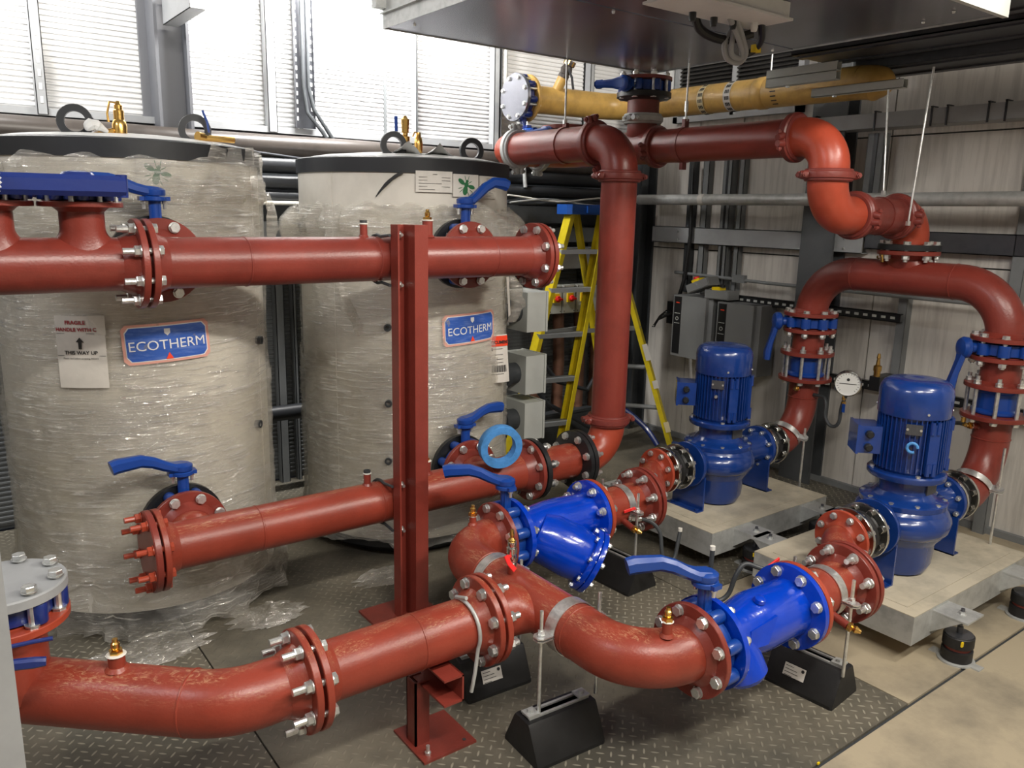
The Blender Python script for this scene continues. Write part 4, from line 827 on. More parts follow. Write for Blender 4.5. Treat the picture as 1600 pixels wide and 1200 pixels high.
valve('blue butterfly valve on the upright near the roof, its lever pointing left', (PX, 3.17, 2.297), Z, (-1, -.15, 0), (0, .9, .0), body='lever', L=.14, stemL=.17)
t = thing('blank_flange', 'dark red blank flange on top of the roof valve', 'flange', (PX, 3.17, 2.325)); k = MB(); k.lathe([(.1425, 0), (.1425, .016), (.12, .020)], frame((PX, 3.17, 2.326), Z), 40); part('disc', k, 'coup', t); k = MB(); k.box((PX+.02, 3.13, 2.3475), (.10, .07, .002)); part('sticker', k, 'paper', t, 0)
t = valve('second blue butterfly valve low behind the riser elbow near the roof', (2.98, 3.52, 2.055), Z, (-1, -.15, 0), (0, .9, 0), body='lever', L=.14, stemL=.17); 
k = MB(); k.lathe([(.1425, 0), (.1425, .02)], frame((2.98, 3.52, 2.085), Z), 32); solo('blank_flange', k, 'red', 'red flange disc peeping out behind the riser elbow near the roof', 'flange')
coupling((PX, 3.055, PZ), Y, (-1, 0, -.25), 'red grooved coupling right of the roof tee')
t = pipe_thing('long red pipe near the roof from tee to the swan-neck', [(PX, 3.05, PZ), (PX, 2.235, PZ)]); k = MB(); k.lathe([(.084, -.018), (.087, -.018), (.087, .018), (.084, .018)], frame((PX, 2.87, PZ), Y), 32, False); k.box((PX, 2.87, PZ+.10), (.03, .02, .05)); k.box((PX, 2.87, PZ-.10), (.03, .02, .04)); part('hanger_clip', k, 'coup', t)
coupling((PX, 2.225, PZ), Y, (-1, 0, -.15), 'red grooved coupling where the roof pipe meets the first swan-neck elbow')
SY, SZ = 2.045, 1.66
pipe_thing('upper orange-red elbow of the swan-neck turning down', [(PX, 2.22, PZ), (PX, SY, PZ), (PX, SY, 1.83)], .14, m='orange')
coupling((PX, SY, 1.826), Z, (.9, -.6, 0), 'red grooved coupling midway down the swan-neck')
pipe_thing('lower orange-red elbow of the swan-neck turning right', [(PX, SY, 1.82), (PX, SY, SZ), (3.40, SY, SZ)], .145, m='orange')
coupling((3.43, SY, SZ), X, (0, -1, -.12), 'red grooved coupling at the left end of the short level pipe on the right')
RX = 3.95
t = pipe_thing('short level red pipe held by the long bright rod', [(3.44, SY, SZ), (3.80, SY, SZ)], m='coup'); clampband(t, (3.64, SY, SZ), X, .085, .03, -Y, 'coup', False)
coupling((3.79, SY, SZ), X, (0, -1, -.05), 'red grooved coupling at the right end of the short level pipe')
t = pipe_thing('last orange-red elbow of the swan-neck, above the black flange', [(3.80, SY, SZ), (RX, SY, SZ), (RX, SY, 1.53)], .115, m='orange')
k = MB(); k.lathe([(.09, .028), (.1425, .026), (.1425, .0), (.1, 0)], frame((RX, SY, 1.502), Z), 40); part('black_flange', k, 'blackp', t)
# arch
AZ, Y1, Y2 = 1.365, 2.545, 1.55
t = thing('pipe_spool', 'large red arch pipe joining both pump risers at right', 'pipe', (RX, SY, 1.15)); k = MB(); k.sweep(fillet([(RX, Y1, 1.13), (RX, Y1, AZ), (RX, Y2, AZ), (RX, Y2, 1.13)], .234, 16), .084, 36); part('pipe', k, 'red', t)
saddle(t, (RX, SY, AZ), Y, Z, .080, h=.12, x=1.35); fl(t, (RX, SY, 1.500), Z, hub=.02); bolts(t, (RX, SY, 1.503), -Z, .052, stub=.012)
for y in (2.30, 1.80): weld(t, (RX, y, AZ), Y)
k = MB(); p = V((RX-.05, SY+.10, AZ+.075)); k.lathe([(.010, 0), (.010, .03), (.014, .03), (.014, .045)], frame(p, (-.3, 0, 1)), 10); k.cyl(p+V((0, .03, .02)), p+V((0, -.03, .02)), .008, 8); part('vent_cock', k, 'brass', t)
for y in (Y1, Y2): fl(t, (RX, y, 1.118), -Z, hub=.02)
bolts(t, (RX, Y1, 1.085), -Z, .108, stub=.008); bolts(t, (RX, Y2, 1.085), -Z, .108, stub=.008)
# risers
for y, nm in ((Y1, 'left'), (Y2, 'right')):
    valve('blue butterfly valve with hanging lever on the %s pump riser' % nm, (RX, y, 1.088), Z, (-1, .55, 0), (-.03, .0, -1), body='lever', L=.2, stemL=.17) if 0 else None
    t = thing('butterfly_valve', 'blue butterfly valve with hanging lever on the %s pump riser' % nm, 'valve', (RX, y, 1.058))
    k = MB(); k.lathe([(.10, -.028), (.108, -.024), (.108, .024), (.10, .028)], frame((RX, y, 1.085), Z), 36)
    for i in range(8): a = 2*PI*(i+.5)/8; k.lathe([(.026, -.026), (.027, .0), (.026, .026)], frame((RX+.115*math.cos(a), y+.115*math.sin(a), 1.085), Z), 14)
    part('body', k, 'lever', t)
    sd = V((-.80, .60, 0)).normalized(); c0 = V((RX, y, 1.085)); k = MB(); k.cyl(c0+sd*.10, c0+sd*.165, .024, 16); part('stem', k, 'lever', t)
    k = MB(); k.lathe([(.036, -.016), (.048, -.006), (.050, .012), (.042, .024), (.02, .032)], frame(c0+sd*.175, sd), 24)
    p0 = c0+sd*.185; L = [(0, 0), (.004, -.06), (.014, -.12), (.018, -.17), (.014, -.215)]; k.ribbon([p0+sd*a+V((-.004*i, .004*i, z)) for i, (a, z) in enumerate(L)], [.066, .046, .042, .050, .050], [.024, .026, .028, .034, .030], sd.cross(Z)); part('lever', k, 'lever', t)
    t = thing('pipe_spool', 'short upright red spool between the two valves on the %s riser' % nm, 'pipe', (RX, y, .9)); k = MB(); k.cyl((RX, y, .90), (RX, y, 1.045), .084, 32); part('pipe', k, 'red', t); fl(t, (RX, y, 1.053), Z, hub=.012, r=.139); fl(t, (RX, y, .902), -Z, hub=.012)
    t = thing('check_valve', 'blue wafer check valve caged by long studs on the %s riser' % nm, 'valve', (RX, y, .785)); k = MB(); k.lathe([(.095, .784), (.100, .79), (.100, .80), (.088, .81), (.088, .88), (.100, .89), (.100, .90)], MX.Translation(V((RX, y, 0))), 36); part('body', k, 'lever', t)
    me = bolt_mesh(.165, .018, 'zinc', .02)
    for i in range(8):
        a = 2*PI*(i+.5)/8; link('stud', me, t, t.matrix_world.inverted() @ MX.Translation(V((RX+.12*math.cos(a), y+.12*math.sin(a), .8425))))
    t = thing('pipe_spool', 'red riser elbow rising from the %s pump discharge' % nm, 'pipe', (RX, y, .35)); k = MB(); PZp = .42; k.sweep(fillet([(3.69, y, PZp), (RX, y, PZp), (RX, y, .77)], .24, 16), [.070, .082]+[.084]*18 if 0 else .080, 32); part('pipe', k, 'red', t); fl(t, (RX, y, .783), Z, hub=.012); weld(t, (RX, y, .665), Z, .081)
    test_point(t, (RX, y, .71), (-.85, -.2 if nm == 'left' else .45, .12), True, 'socket', L=.03, off=.08, r=.013)
    k = MB(); cl = V((3.80, y, .455)); 
    ax = V((.78, 0, .62)); clampband(t, (3.825, y, .465), ax, .082, .03, -Y, 'zinc', True)
    t = thing('hanger_rod', 'upright threaded rod clamped beside the %s pump riser' % nm, 'rod', (3.83, y-.115, 0)); rod(t, (3.83, y-.112, .0), (3.83, y-.112, .52 if nm == 'left' else .66), .006, (.48,))
    t = thing('hanger_rod', 'far threaded rod behind the %s pump riser elbow' % nm, 'rod', (3.83, y+.112, 0)); rod(t, (3.83, y+.112, .0), (3.83, y+.112, .50), .006, (.48,))
# gauge and syphons
t = thing('pressure_gauge', 'round white pressure gauge on a black U-shaped syphon by the left riser', 'gauge', (RX-.02, 2.27, .55)); F = frame((3.90, 2.255, .795), (-.85, -.5, 0))
k = MB(); k.lathe([(.068, -.028), (.068, .01), (.062, .014), (.062, .006)], F, 32, False); k.lathe([(.0, -.028), (.068, -.028)], F, 32, False); part('case', k, 'chrome', t); k = MB(); k.lathe([(.063, .004), (.063, .006)], F, 32); part('dial', k, 'dial', t); k = MB(); k.box((0, 0, 0), (.085, .003, .001)); k.v = [F @ (v+V((.0, .0, .008))) for v in k.v]; part('needle', k, 'ink', t, 0)
k = MB()
for i in range(19):
    a = math.radians(-45+i*15); q = MB(); q.box((0, 0, 0), (.008, .0016, .0006), MX.Rotation(a, 3, 'Z')); k.add([F @ (v+V((.052*math.cos(a), .052*math.sin(a), .0066))) for v in q.v], q.f)
part('scale_mark', k, 'ink', t, 0); k = MB(); k.lathe([(.008, 0), (.008, .001)], F @ MX.Translation(V((0, .022, .0062))), 12); part('logo', k, 'ink', t, 0)
k = MB(); k.sweep(smoothp([(RX-.02, Y1-.08, .69), (RX-.03, 2.40, .69), (RX-.04, 2.375, .66), (RX-.045, 2.37, .60), (RX-.045, 2.345, .555), (RX-.045, 2.31, .548), (RX-.045, 2.285, .58), (RX-.045, 2.28, .66), (RX-.045, 2.262, .73)]), .0095, 10); part('syphon', k, 'dark', t)
k = MB(); k.lathe([(.012, 0), (.012, .012), (.008, .015), (.013, .03), (.009, .045)], frame((RX-.045, 2.27, .682), Z), 8); part('gauge_cock', k, 'brass', t); k = MB(); k.bb((RX-.065, 2.25, .64), (RX-.060, 2.265, .685)); part('cock_handle', k, 'lever', t)
t = thing('air_vent', 'small brass air vent standing on the black channel right of the gauge', 'vent', (4.3, 2.3, .72)); k = MB(); k.lathe([(.018, 0), (.018, .03), (.022, .032), (.022, .06), (.012, .066), (.008, .10), (.011, .105), (.007, .13)], frame((4.3, 2.32, .78), Z), 12); part('body', k, 'brass', t); k = MB(); k.bb((4.28, 2.29, .70), (4.455, 2.35, .78)); part('base', k, 'blackp', t)
t = thing('syphon_tube', 'dark syphon tube with cocks behind the right pump motor', 'pipe', (RX, 1.7, .6)); k = MB(); k.sweep(smoothp([(RX-.02, Y2+.08, .70), (RX, 1.70, .70), (RX, 1.74, .68), (RX, 1.76, .62), (RX, 1.80, .56)]), .010, 10); part('tube', k, 'dark', t)
k = MB(); k.lathe([(.012, 0), (.012, .03), (.016, .03), (.016, .05)], frame((RX, 1.68, .71), Z), 8); part('cock', k, 'brass', t); part('cock', (lambda q: q.lathe([(.010, 0), (.010, .05), (.013, .05), (.013, .065)], frame((RX, 1.655, .71), Z), 8))(MB()), 'zinc', t)
# tank valves
valve('blue butterfly valve on the left tank, upper connection', (.69, HY+.178, ZU), Y, Z, (-1, -.08, 0), L=.21, stemL=.215, bend=.95)
valve('blue butterfly valve on the left tank, lower connection', (.72, HY+.178, ZL), Y, Z, (-1, -.10, 0), L=.24, stemL=.215, bend=1.3)
valve('blue butterfly valve on the right tank, upper connection', (1.955, HY+.178, ZU), Y, Z, (1, -.1, 0), L=.21, stemL=.215, bend=2.2)
valve('blue butterfly valve on the right tank, lower connection, behind the foam ring', (1.965, HY+.178, ZL), Y, Z, (1, .1, 0), L=.22, stemL=.215)
for x, z, lb in ((.69, ZU, 'left tank, upper'), (.72, ZL, 'left tank, lower'), (1.955, ZU, 'right tank, upper'), (1.965, ZL, 'right tank, lower')):
    k = MB(); k.lathe([(.15, 0), (.15, .022), (.10, .024), (.088, .03), (.088, .17)], frame((x, HY+.208, z), Y), 36); solo('tank_flange', k, 'blackp', 'black flange and neck of the %s connection' % lb, 'flange')
for x, lb in ((.437, 'blue butterfly valve on the upper header branch, lever pointing left'), (.195, 'blue butterfly valve on the leftmost header branch, cut by the picture edge')):
    v_ = valve(lb, (x, HY, 1.678), Z, (-.3, .9, 0), (-1, 0, 0), body='dblue', lm='dblue', L=.1, stemL=.15); v_.scale = (.82, 1, .82)
t = thing('valve_actuator', 'long dark blue casting lying across the two header branch valves', 'valve part', (.3, 2.68, 1.66)); k = MB(); k.ribbon([(-.1, 2.655, 1.692), (.2, 2.655, 1.693), (.45, 2.655, 1.694), (.535, 2.66, 1.694)], [.05, .05, .05, .05], .060, Y); k.lathe([(.05, 0), (.04, .012), (.02, .016)], frame((.42, 2.70, 1.720), Z), 20); k.cyl((.53, 2.66, 1.662), (.53, 2.66, 1.728), .016, 14); part('casting', k, 'dblue', t)
t = thing('scalloped_disc', 'white scalloped paper disc tucked at the far left header valve', 'disc', (.16, 2.60, 1.6)); pl = []
for i in range(72): a = 2*PI*i/72; r = .068+(.003 if i % 2 else -.003); pl.append((r*math.cos(a), r*math.sin(a)))
k = MB(); k.prism(pl, -.002, .002, frame((.155, 2.615, 1.70), (-.4, -1, 0))); part('disc', k, 'white', t, 0)
k = MB()
for q in ((.03, .045), (-.02, -.045), (.035, -.04)): k.lathe([(.006, .0022), (.006, .003)], frame((.155, 2.615, 1.70), (-.4, -1, 0)) @ MX.Translation(V((*q, 0))), 12)
part('hole', k, 'dark', t, 0)
# foam ring hanging on the lower right valve lever
t = thing('foam_ring', 'light blue foam ring hung over the lower right tank valve lever', 'ring', (2.0, 2.70, .58)); k = MB(); k.lathe([(.064, -.022), (.094, -.022), (.096, -.018), (.096, .018), (.094, .022), (.064, .022), (.064, -.022)], frame((1.965, 2.70, .650), (-.30, -1, -.10)), 48, False); part('ring', k, 'foam', t)
# post
t = thing('channel_post', 'tall red channel-section post carrying both headers', 'post', (1.5, 2.65, 0))
k = MB(); k.bb((1.449, 2.655, .01), (1.456, 2.710, 1.59)); k.bb((1.449, 2.655, .01), (1.50, 2.662, 1.59)) if 0 else None
k.bb((1.455, 2.703, .01), (1.553, 2.710, 1.59)); k.bb((1.546, 2.655, .01), (1.553, 2.710, 1.59)); k.bb((1.500, 2.600, .01), (1.553, 2.607, 1.59)) if 0 else None
part('post', k, 'red', t, 0); k = MB(); k.bb((1.50, 2.62, .01), (1.557, 2.703, 1.59)); part('front_flange', k, 'red', t, 0)
k = MB(); k.bb((1.34, 2.56, 0), (1.62, 2.82, .010)); part('base_plate', k, 'red', t, 0)
for z in (1.552, 1.365, .57, .38):
    k = MB(); k.lathe([(.014, 0), (.014, .003)], frame((1.478, 2.702, z), -Y), 14); k.lathe([(.011, .003), (.011, .012)], frame((1.478, 2.702, z), -Y), 6); k.lathe([(.006, .012), (.006, .028)], frame((1.478, 2.702, z), -Y), 10); part('clamp_nut', k, 'zinc', t)
for zc, lb in ((ZU, 'upper'), (ZL, 'lower')):
    k = MB(); F = V((1.44, 0, 0)); pts = [(1.44, HY-.10, zc+.093)]+[(1.44, HY+.092*math.cos(a), zc+.092*math.sin(a)) for a in [math.radians(q) for q in range(110, -111, -20)]]+[(1.44, HY-.10, zc-.093)]; k.sweep(pts, .006, 8); solo('u_bolt', k, 'dark', 'U-bolt strapping the %s header to the tall red post' % lb, 'U-bolt')
# ================================================================== LOW SUCTION PIPES
LY, LZ = 1.90, .390
t = pipe_thing('big low red pipe at bottom left, bending away toward the left edge', [(-.62, 2.93, .40), (.53, LY, LZ), (.715, LY, LZ)], .23, m='scuff', n=40)
fl(t, (.738, LY, LZ), X, 'scuff'); weld(t, (.46, 1.963, .391), (1, -.9, 0), m='scuff')
test_point(t, (.315, 2.093, .392), Z, True, 'socket', 'scuff', L=.035, r=.021)
VXc = (.10, 2.255)
k = MB(); k.cyl((*VXc, .40), (*VXc, .59), .084, 28); part('branch', k, 'scuff', t); fl(t, (*VXc, .622), Z, 'orange', hub=.012)
bolts(t, (*VXc, .672), -Z, .085, stub=.004)
valve('dark blue butterfly valve under the grey blind disc, bottom left', (*VXc, .652), Z, (-.6, -.8, 0), (0, 1, 0), body='dblue', lm='dblue', L=.1, stemL=.15)
t = thing('blind_flange', 'grey steel blind disc with bolts, bottom left by the near post', 'flange', (*VXc, .682)); k = MB(); k.lathe([(.1425, 0), (.1425, .022), (.139, .026)], frame((*VXc, .682), Z), 44); part('disc', k, 'steell', t)
t = thing('lever_handle', 'pair of dark blue lever bars beneath the grey blind disc, bottom left', 'handle', (.06, 2.1, .6)); k = MB(); k.ribbon([(-.02, 2.06, .600), (.13, 2.02, .590), (.155, 2.015, .588)], [.026, .026, .020], .020, Z); part('bar', k, 'dblue', t); k = MB(); k.ribbon([(-.0, 2.12, .600), (.14, 2.10, .603), (.18, 2.09, .604)], .010, .010, Z); part('bar', k, 'dblue', t)
t = pipe_thing('scuffed straight red pipe in front of the tall post, between two bolted flanges', [(.77, LY, LZ), (1.29, LY, LZ)], m='scuff', n=40)
fl(t, (.744, LY, LZ), -X, 'scuff'); gasket(t, (.741, LY, LZ), X); bolts(t, (.741, LY, LZ), -X, .052, stub=.035); fl(t, (1.318, LY, LZ), X, 'scuff'); weld(t, (1.08, LY, LZ), X, m='scuff')
k = MB(); k.sweep([(1.245, LY-.03, LZ+.106)]+[(1.245+.01*math.sin(a), LY-.092*math.sin(a), LZ+.092*math.cos(a)) for a in [math.radians(q) for q in range(-15, 116, 10)]]+[(1.235, LY-.095, LZ-.11), (1.225, LY-.092, LZ-.17)], .006, 10); solo('bent_rod', k, 'galv', 'loose bent U-bolt rod hooked over the scuffed pipe beside its right flange', 'U-bolt')
TX = 1.555
t = thing('pipe_spool', 'red tee and double bend splitting toward both blue suction valves', 'pipe', (TX, LY, LZ-.09)); YA, YB = 1.40, 2.395
k = MB(); k.sweep(fillet([(1.715, YA, LZ), (TX-.03, YA, LZ), (TX-.03, YB, LZ), (1.715, YB, LZ)], .185, 16), .084, 40); part('pipe', k, 'scuff', t)
saddle(t, (TX-.03, LY, LZ), Y, -X, .084, h=.185, m='scuff', x=1.5); fl(t, (1.324, LY, LZ), -X, 'scuff', hub=.02); gasket(t, (1.321, LY, LZ), X); bolts(t, (1.321, LY, LZ), X, .05)
for y in (YA, YB): fl(t, (1.742, y, LZ), X, 'red', hub=.02)
for y in (1.66, 2.14): weld(t, (TX-.03, y, LZ), Y, m='scuff')
clampband(t, (TX-.03, 1.705, LZ), Y, .086, .045, X); clampband(t, (TX-.03, 2.105, LZ), Y, .086, .040, X)
test_point(t, (1.62, YB, LZ), Z, True, 'socket', 'scuff', L=.03, r=.013); test_point(t, (1.62, YA+.0, LZ), Z, True, 'socket', 'scuff', L=.04, r=.015)
# ball valve with air vent on the tee
t = thing('ball_valve', 'small chrome ball valve with red handle and brass vent on top of the red tee', 'valve', (1.50, 1.98, .47)); k = MB(); k.lathe([(.015, -.02), (.015, .02)], frame((1.50, 1.985, .475), Z), 12); part('nipple', k, 'scuff', t)
k = MB(); k.lathe([(.018, .02), (.018, .028), (.014, .03), (.019, .045), (.014, .062), (.018, .064), (.018, .082), (.013, .084), (.016, .09), (.016, .105)], frame((1.50, 1.985, .475), Z), 12); part('body', k, 'chrome', t); k = MB(); k.lathe([(.010, .105), (.014, .11), (.006, .118), (.009, .13), (.006, .145)], frame((1.50, 1.985, .475), Z), 12); part('vent', k, 'brass', t)
k = MB(); k.cyl((1.50, 1.985, .53), (1.47, 1.965, .535), .006, 8); k.ribbon([(1.462, 1.965, .545), (1.468, 1.955, .52), (1.485, 1.945, .495)], .018, .005, X); part('handle', k, 'redh', t)
# ---- suction valve + strainer + spool + offset + bellows
def suction(y, py, nm, ystr):
    valve('blue lug butterfly valve on the %s suction line, lever pointing left' % nm, (1.772, y, LZ), X, Z, (-.85, .55 if nm == 'left' else .45, 0), body='lever', L=.24, stemL=.215, bend=1.2)
    # strainer
    t = thing('strainer' if ystr else 'check_valve', 'bright blue Y-strainer with slanted cap on the left suction line' if ystr else 'bright blue cast valve body on the right suction line, nearest the viewer', 'strainer' if ystr else 'valve', (2.0, y, .2))
    a, b = 1.803, 2.222
    k = MB(); F = frame((a, y, LZ), X); L = b-a
    if ystr: pr = [(.1425, 0), (.1425, .020), (.095, .026), (.088, .05), (.088, .10), (.096, .17), (.098, .25), (.090, L-.05), (.094, L-.026), (.1425, L-.020), (.1425, L)]
    else: pr = [(.1425, 0), (.1425, .020), (.105, .026), (.083, .05), (.078, .10), (.092, .18), (.098, .22), (.094, L-.06), (.096, L-.026), (.1425, L-.020), (.1425, L)]
    k.lathe(pr, F, 44); part('body', k, 'blue', t)
    if ystr:
        ax = V((.56, -.46, -.37)).normalized(); p0 = V((a+.11, y-.02, LZ-.01)); F2 = frame(p0, ax, Z)
        k = MB(); k.lathe([(.095, 0), (.108, .05), (.112, .17), (.104, .225)], F2, 40); part('basket_leg', k, 'blue', t); k = MB(); k.lathe([(.130, .223), (.132, .226), (.132, .243), (.122, .246), (.132, .249), (.133, .252), (.133, .268), (.120, .274)], F2, 40); part('cap', k, 'blue', t)
        me = bolt_mesh(.04, .014, 'zinc', .004)
        for i in range(8): an = 2*PI*(i+.5)/8; link('cap_bolt', me, t, t.matrix_world.inverted() @ F2 @ MX.Translation(V((.119*math.cos(an), .119*math.sin(an), .248))))
    else:
        k = MB(); F2 = frame((a+.20, y-.086, LZ+.005), -Y, X)
        k.add([(a+.11, y-.075, LZ+.035), (a+.22, y-.088, LZ+.060), (a+.17, y-.098, LZ-.015), (a+.10, y-.084, LZ-.02), (a+.22, y-.05, LZ+.060), (a+.17, y-.05, LZ-.015), (a+.10, y-.05, LZ-.02), (a+.11, y-.05, LZ+.035)], [(0, 3, 2, 1), (0, 1, 4, 7), (1, 2, 5, 4), (2, 3, 6, 5), (3, 0, 7, 6)]); part('cast_rib', k, 'blue', t)
        k = MB(); k.lathe([(.06, 0), (.07, .04), (.072, .10), (.06, .115)], frame((a+.09, y-.03, LZ-.02), (.25, -.35, -1)), 30); part('drain_boss', k, 'blue', t); k = MB(); k.lathe([(.012, 0), (.012, .01)], frame((a+.125, y-.105, LZ-.075), (.2, -1, -.3)), 6); part('plug', k, 'zinc', t)
        k = MB(); k.lathe([(.02, 0), (.018, .012), (.01, .016)], frame((a+.2, y-.03, LZ+.09), (0, -.3, 1)), 16); part('boss', k, 'blue', t)
    bolts(t, (1.772, y, LZ), X, .10, stub=.012)
    # spool
    t = thing('pipe_spool', 'short red spool right of the %s' % ('blue Y-strainer' if ystr else 'blue cast valve, with silver clamp'), 'pipe', (2.38, y, LZ-.09)); k = MB(); k.cyl((2.245, y, LZ), (2.50, y, LZ), .084, 36); part('pipe', k, 'scuff', t); fl(t, (2.226, y, LZ), -X, 'orange', hub=.012); fl(t, (2.525, y, LZ), X, 'red', hub=.02)
    bolts(t, (2.224, y, LZ), -X if ystr else X, .050, stub=.012 if ystr else .004); bolts(t, (2.529, y, LZ), -X, .050, stub=.03)
    clampband(t, (2.40, y, LZ), X, .086, .036, Y)
    k = MB(); k.cyl((2.36, y-.07, LZ-.045), (2.36, y-.13, LZ-.06), .014, 12); s = part('socket', k, 'red', t); q = MB(); q.lathe([(.015, 0), (.017, .012), (.010, .016), (.014, .026), (.009, .036), (.006, .044)], frame((2.36, y-.13, LZ-.06), (.3, -1, -.2)), 10); part('brass_cock', q, 'brass', s)
    # offset reducer
    t = thing('offset_reducer', 'red reducing offset bend before the %s pump' % nm, 'pipe', (2.66, (y+py)/2, .3)); P = []; R_ = []
    for i in range(15):
        q = i/14; s_ = q*q*(3-2*q); P.append(V((2.55+.235*q, y+(py-y)*s_, LZ+(.43-LZ)*s_))); R_.append(.084-.026*s_ if q > .15 else .084)
    k = MB(); k.sweep(P, R_, 32); part('pipe', k, 'scuff', t); fl(t, (2.532, y, LZ), -X, 'red', hub=.008); fl(t, (2.802, py, .43), X, 'orange', r=.112, t=.018, bore=.058, hub=.012)
    k = me = bolt_mesh(.042, .016, 'zinc', .004)
    bolts(t, (2.800, py, .43), X, .036, r=.091, d=.015, stub=.004)
def bellows(x, y, z, label):
    t = thing('bellows_joint', label, 'pipe joint', (x, y, z-.11)); F = frame((x, y, z), X)
    for a in (-.058, .042): k = MB(); k.lathe([(.112, a), (.114, a+.003), (.114, a+.013), (.112, a+.016)], F, 40); part('chrome_ring', k, 'chrome', t)
    k = MB(); k.lathe([(.085, -.044), (.070, -.036), (.074, -.018), (.094, -.004), (.096, .004), (.094, .012), (.074, .026), (.085, .040)], F, 36); part('rubber_body', k, 'black', t)
    me = bolt_mesh(.018, .017, 'chrome', .0, )
    for i in range(8):
        an = 2*PI*(i+.5)/8
        for a, s in ((-.047, 1), (.050, -1)):
            m_ = F @ MX.Translation(V((.092*math.cos(an), .092*math.sin(an), a))) @ (MX.Rotation(PI, 4, 'X') if s > 0 else MX.Identity(4)); link('bolt', me, t, t.matrix_world.inverted() @ m_)
PY = {'left': 2.545, 'right': 1.57}
for nm, y in (('left', YB), ('right', YA)): suction(y, PY[nm], nm, nm == 'left')
PZc = .43
def pump(y, nm):
    c = V((3.235, y, 0)); t = thing('pump', '%s blue vertical inline pump with finned motor, on its plinth' % ('left rear' if nm == 'left' else 'right front'), 'pump', (3.235, y, .2)); F = MX.Translation(c)
    k = MB(); k.lathe([(.08, .203), (.118, .212), (.136, .25), (.142, .335), (.150, .35), (.170, .375), (.186, .41), (.188, .45), (.175, .48), (.165, .495)], F, 48)
    k.sweep([c+V((-.02+.12*math.cos(q)*(1+.18*q/6), .12*math.sin(q)*(1+.18*q/6), .43)) for q in [i*.35 for i in range(17)]], [.040+.0016*i for i in range(17)], 16); part('volute', k, 'pump', t)
    k = MB(); k.lathe([(.15, .49), (.168, .495), (.170, .515), (.160, .522), (.13, .525), (.118, .535), (.105, .55)], F, 48); part('cover_ring', k, 'pump', t)
    for i in range(10):
        a = 2*PI*i/10+.2; q = MB(); q.lathe([(.010, 0), (.010, .008)], MX.Translation(c+V((.155*math.cos(a), .155*math.sin(a), .518))), 6); part('cover_bolt', q, 'zinc', t)
    k = MB(); k.lathe([(.105, .54), (.098, .56), (.100, .60), (.11, .612)], F, 40); part('lantern', k, 'pump', t); k = MB(); k.box(c+V((.02, -.098, .575)), (.075, .012, .05)); part('lantern_plate', k, 'galvd', t, 0)
    k = MB(); k.lathe([(.11, .605), (.148, .61), (.152, .616), (.152, .632), (.146, .638), (.12, .640)], F, 48); part('motor_flange', k, 'pump', t)
    for i in range(4): a = PI/4+i*PI/2; q = MB(); q.lathe([(.010, 0), (.010, .008)], MX.Translation(c+V((.137*math.cos(a), .137*math.sin(a), .638))), 6); part('flange_bolt', q, 'zinc', t)
    k = MB(); k.lathe([(.112, .64), (.118, .65), (.118, .885)], F, 48); part('motor_body', k, 'pump', t)
    fm = None
    for i in range(44):
        a = 2*PI*i/44
        if fm is None: q = MB(); q.bb((.112, -.0018, .652), (.134, .0018, .885)); fm = q.mesh('cooling_fin', 'pump', smooth=0)
        link('cooling_fin', fm, t, t.matrix_world.inverted() @ F @ MX.Rotation(a, 4, 'Z'))
    k = MB(); k.lathe([(.137, .875), (.139, .88), (.139, .965), (.136, .985), (.125, 1.004), (.105, 1.016), (.06, 1.021), (.03, 1.021), (.02, 1.019)], F, 56); part('fan_cowl', k, 'pump', t)
    for a in (-2.3, -1.0, .4, 2.0): q = MB(); q.lathe([(.005, 0), (.005, .004)], frame(c+V((.139*math.cos(a), .139*math.sin(a), .900)), (math.cos(a), math.sin(a), 0)), 10); part('cowl_screw', q, 'zinc', t)
    for a in (-2.05, -.95, 1.2):
        q = MB(); R = MX.Rotation(a, 3, 'Z'); q.box(c+R @ V((.135, 0, .76)), (.02, .045, .20), R); 
        for zz in (.85, .68): q.cyl(c+R @ V((.142, .012, zz-.03)), c+R @ V((.142, .012, zz+.02)), .010, 10); q.cyl(c+R @ V((.142, -.014, zz-.03)), c+R @ V((.142, -.014, zz+.02)), .010, 10)
        part('lug_rib', q, 'pump', t)
    a = -2.62; R = MX.Rotation(a, 3, 'Z'); q = MB(); q.box(c+R @ V((.137, 0, .835)), (.006, .06, .042), R); pl = part('name_plate', q, 'galvd', t, 0)
    q = MB()
    for s in (1, -1): q.lathe([(.005, 0), (.005, .003)], frame(c+R @ V((.140, .024*s, .835)), R @ X), 10)
    part('rivet', q, 'zinc', pl, 0)
    if nm == 'right':
        q = MB(); cc = c+R @ V((.152, .0, .765)); FF = frame(cc, R @ X); q.sweep([FF @ V((.019*math.cos(b), .019*math.sin(b), 0)) for b in [i*.4 for i in range(14)]], .006, 8); part('eye_ring', q, 'foam', t)
    else:
        q = MB(); q.lathe([(.009, 0), (.007, .012)], frame(c+R @ V((.136, -.005, .775)), R @ X), 10); part('earth_bolt', q, 'zinc', t)
    a = 2.35; R = MX.Rotation(a, 3, 'Z'); k = MB(); k.box(c+R @ V((.175, 0, .765)), (.09, .12, .115), R); tb = part('terminal_box', k, 'pump', t, 20)
    k = MB(); k.box(c+R @ V((.222, 0, .765)), (.010, .128, .122), R); part('box_lid', k, 'pump', tb, 0); q = MB()
    for zz in (.79, .735): q.lathe([(.016, 0), (.016, .018), (.011, .024)], frame(c+R @ V((.18, .060, zz)), R @ Y), 12)
    part('cable_gland', q, 'blackp', tb)
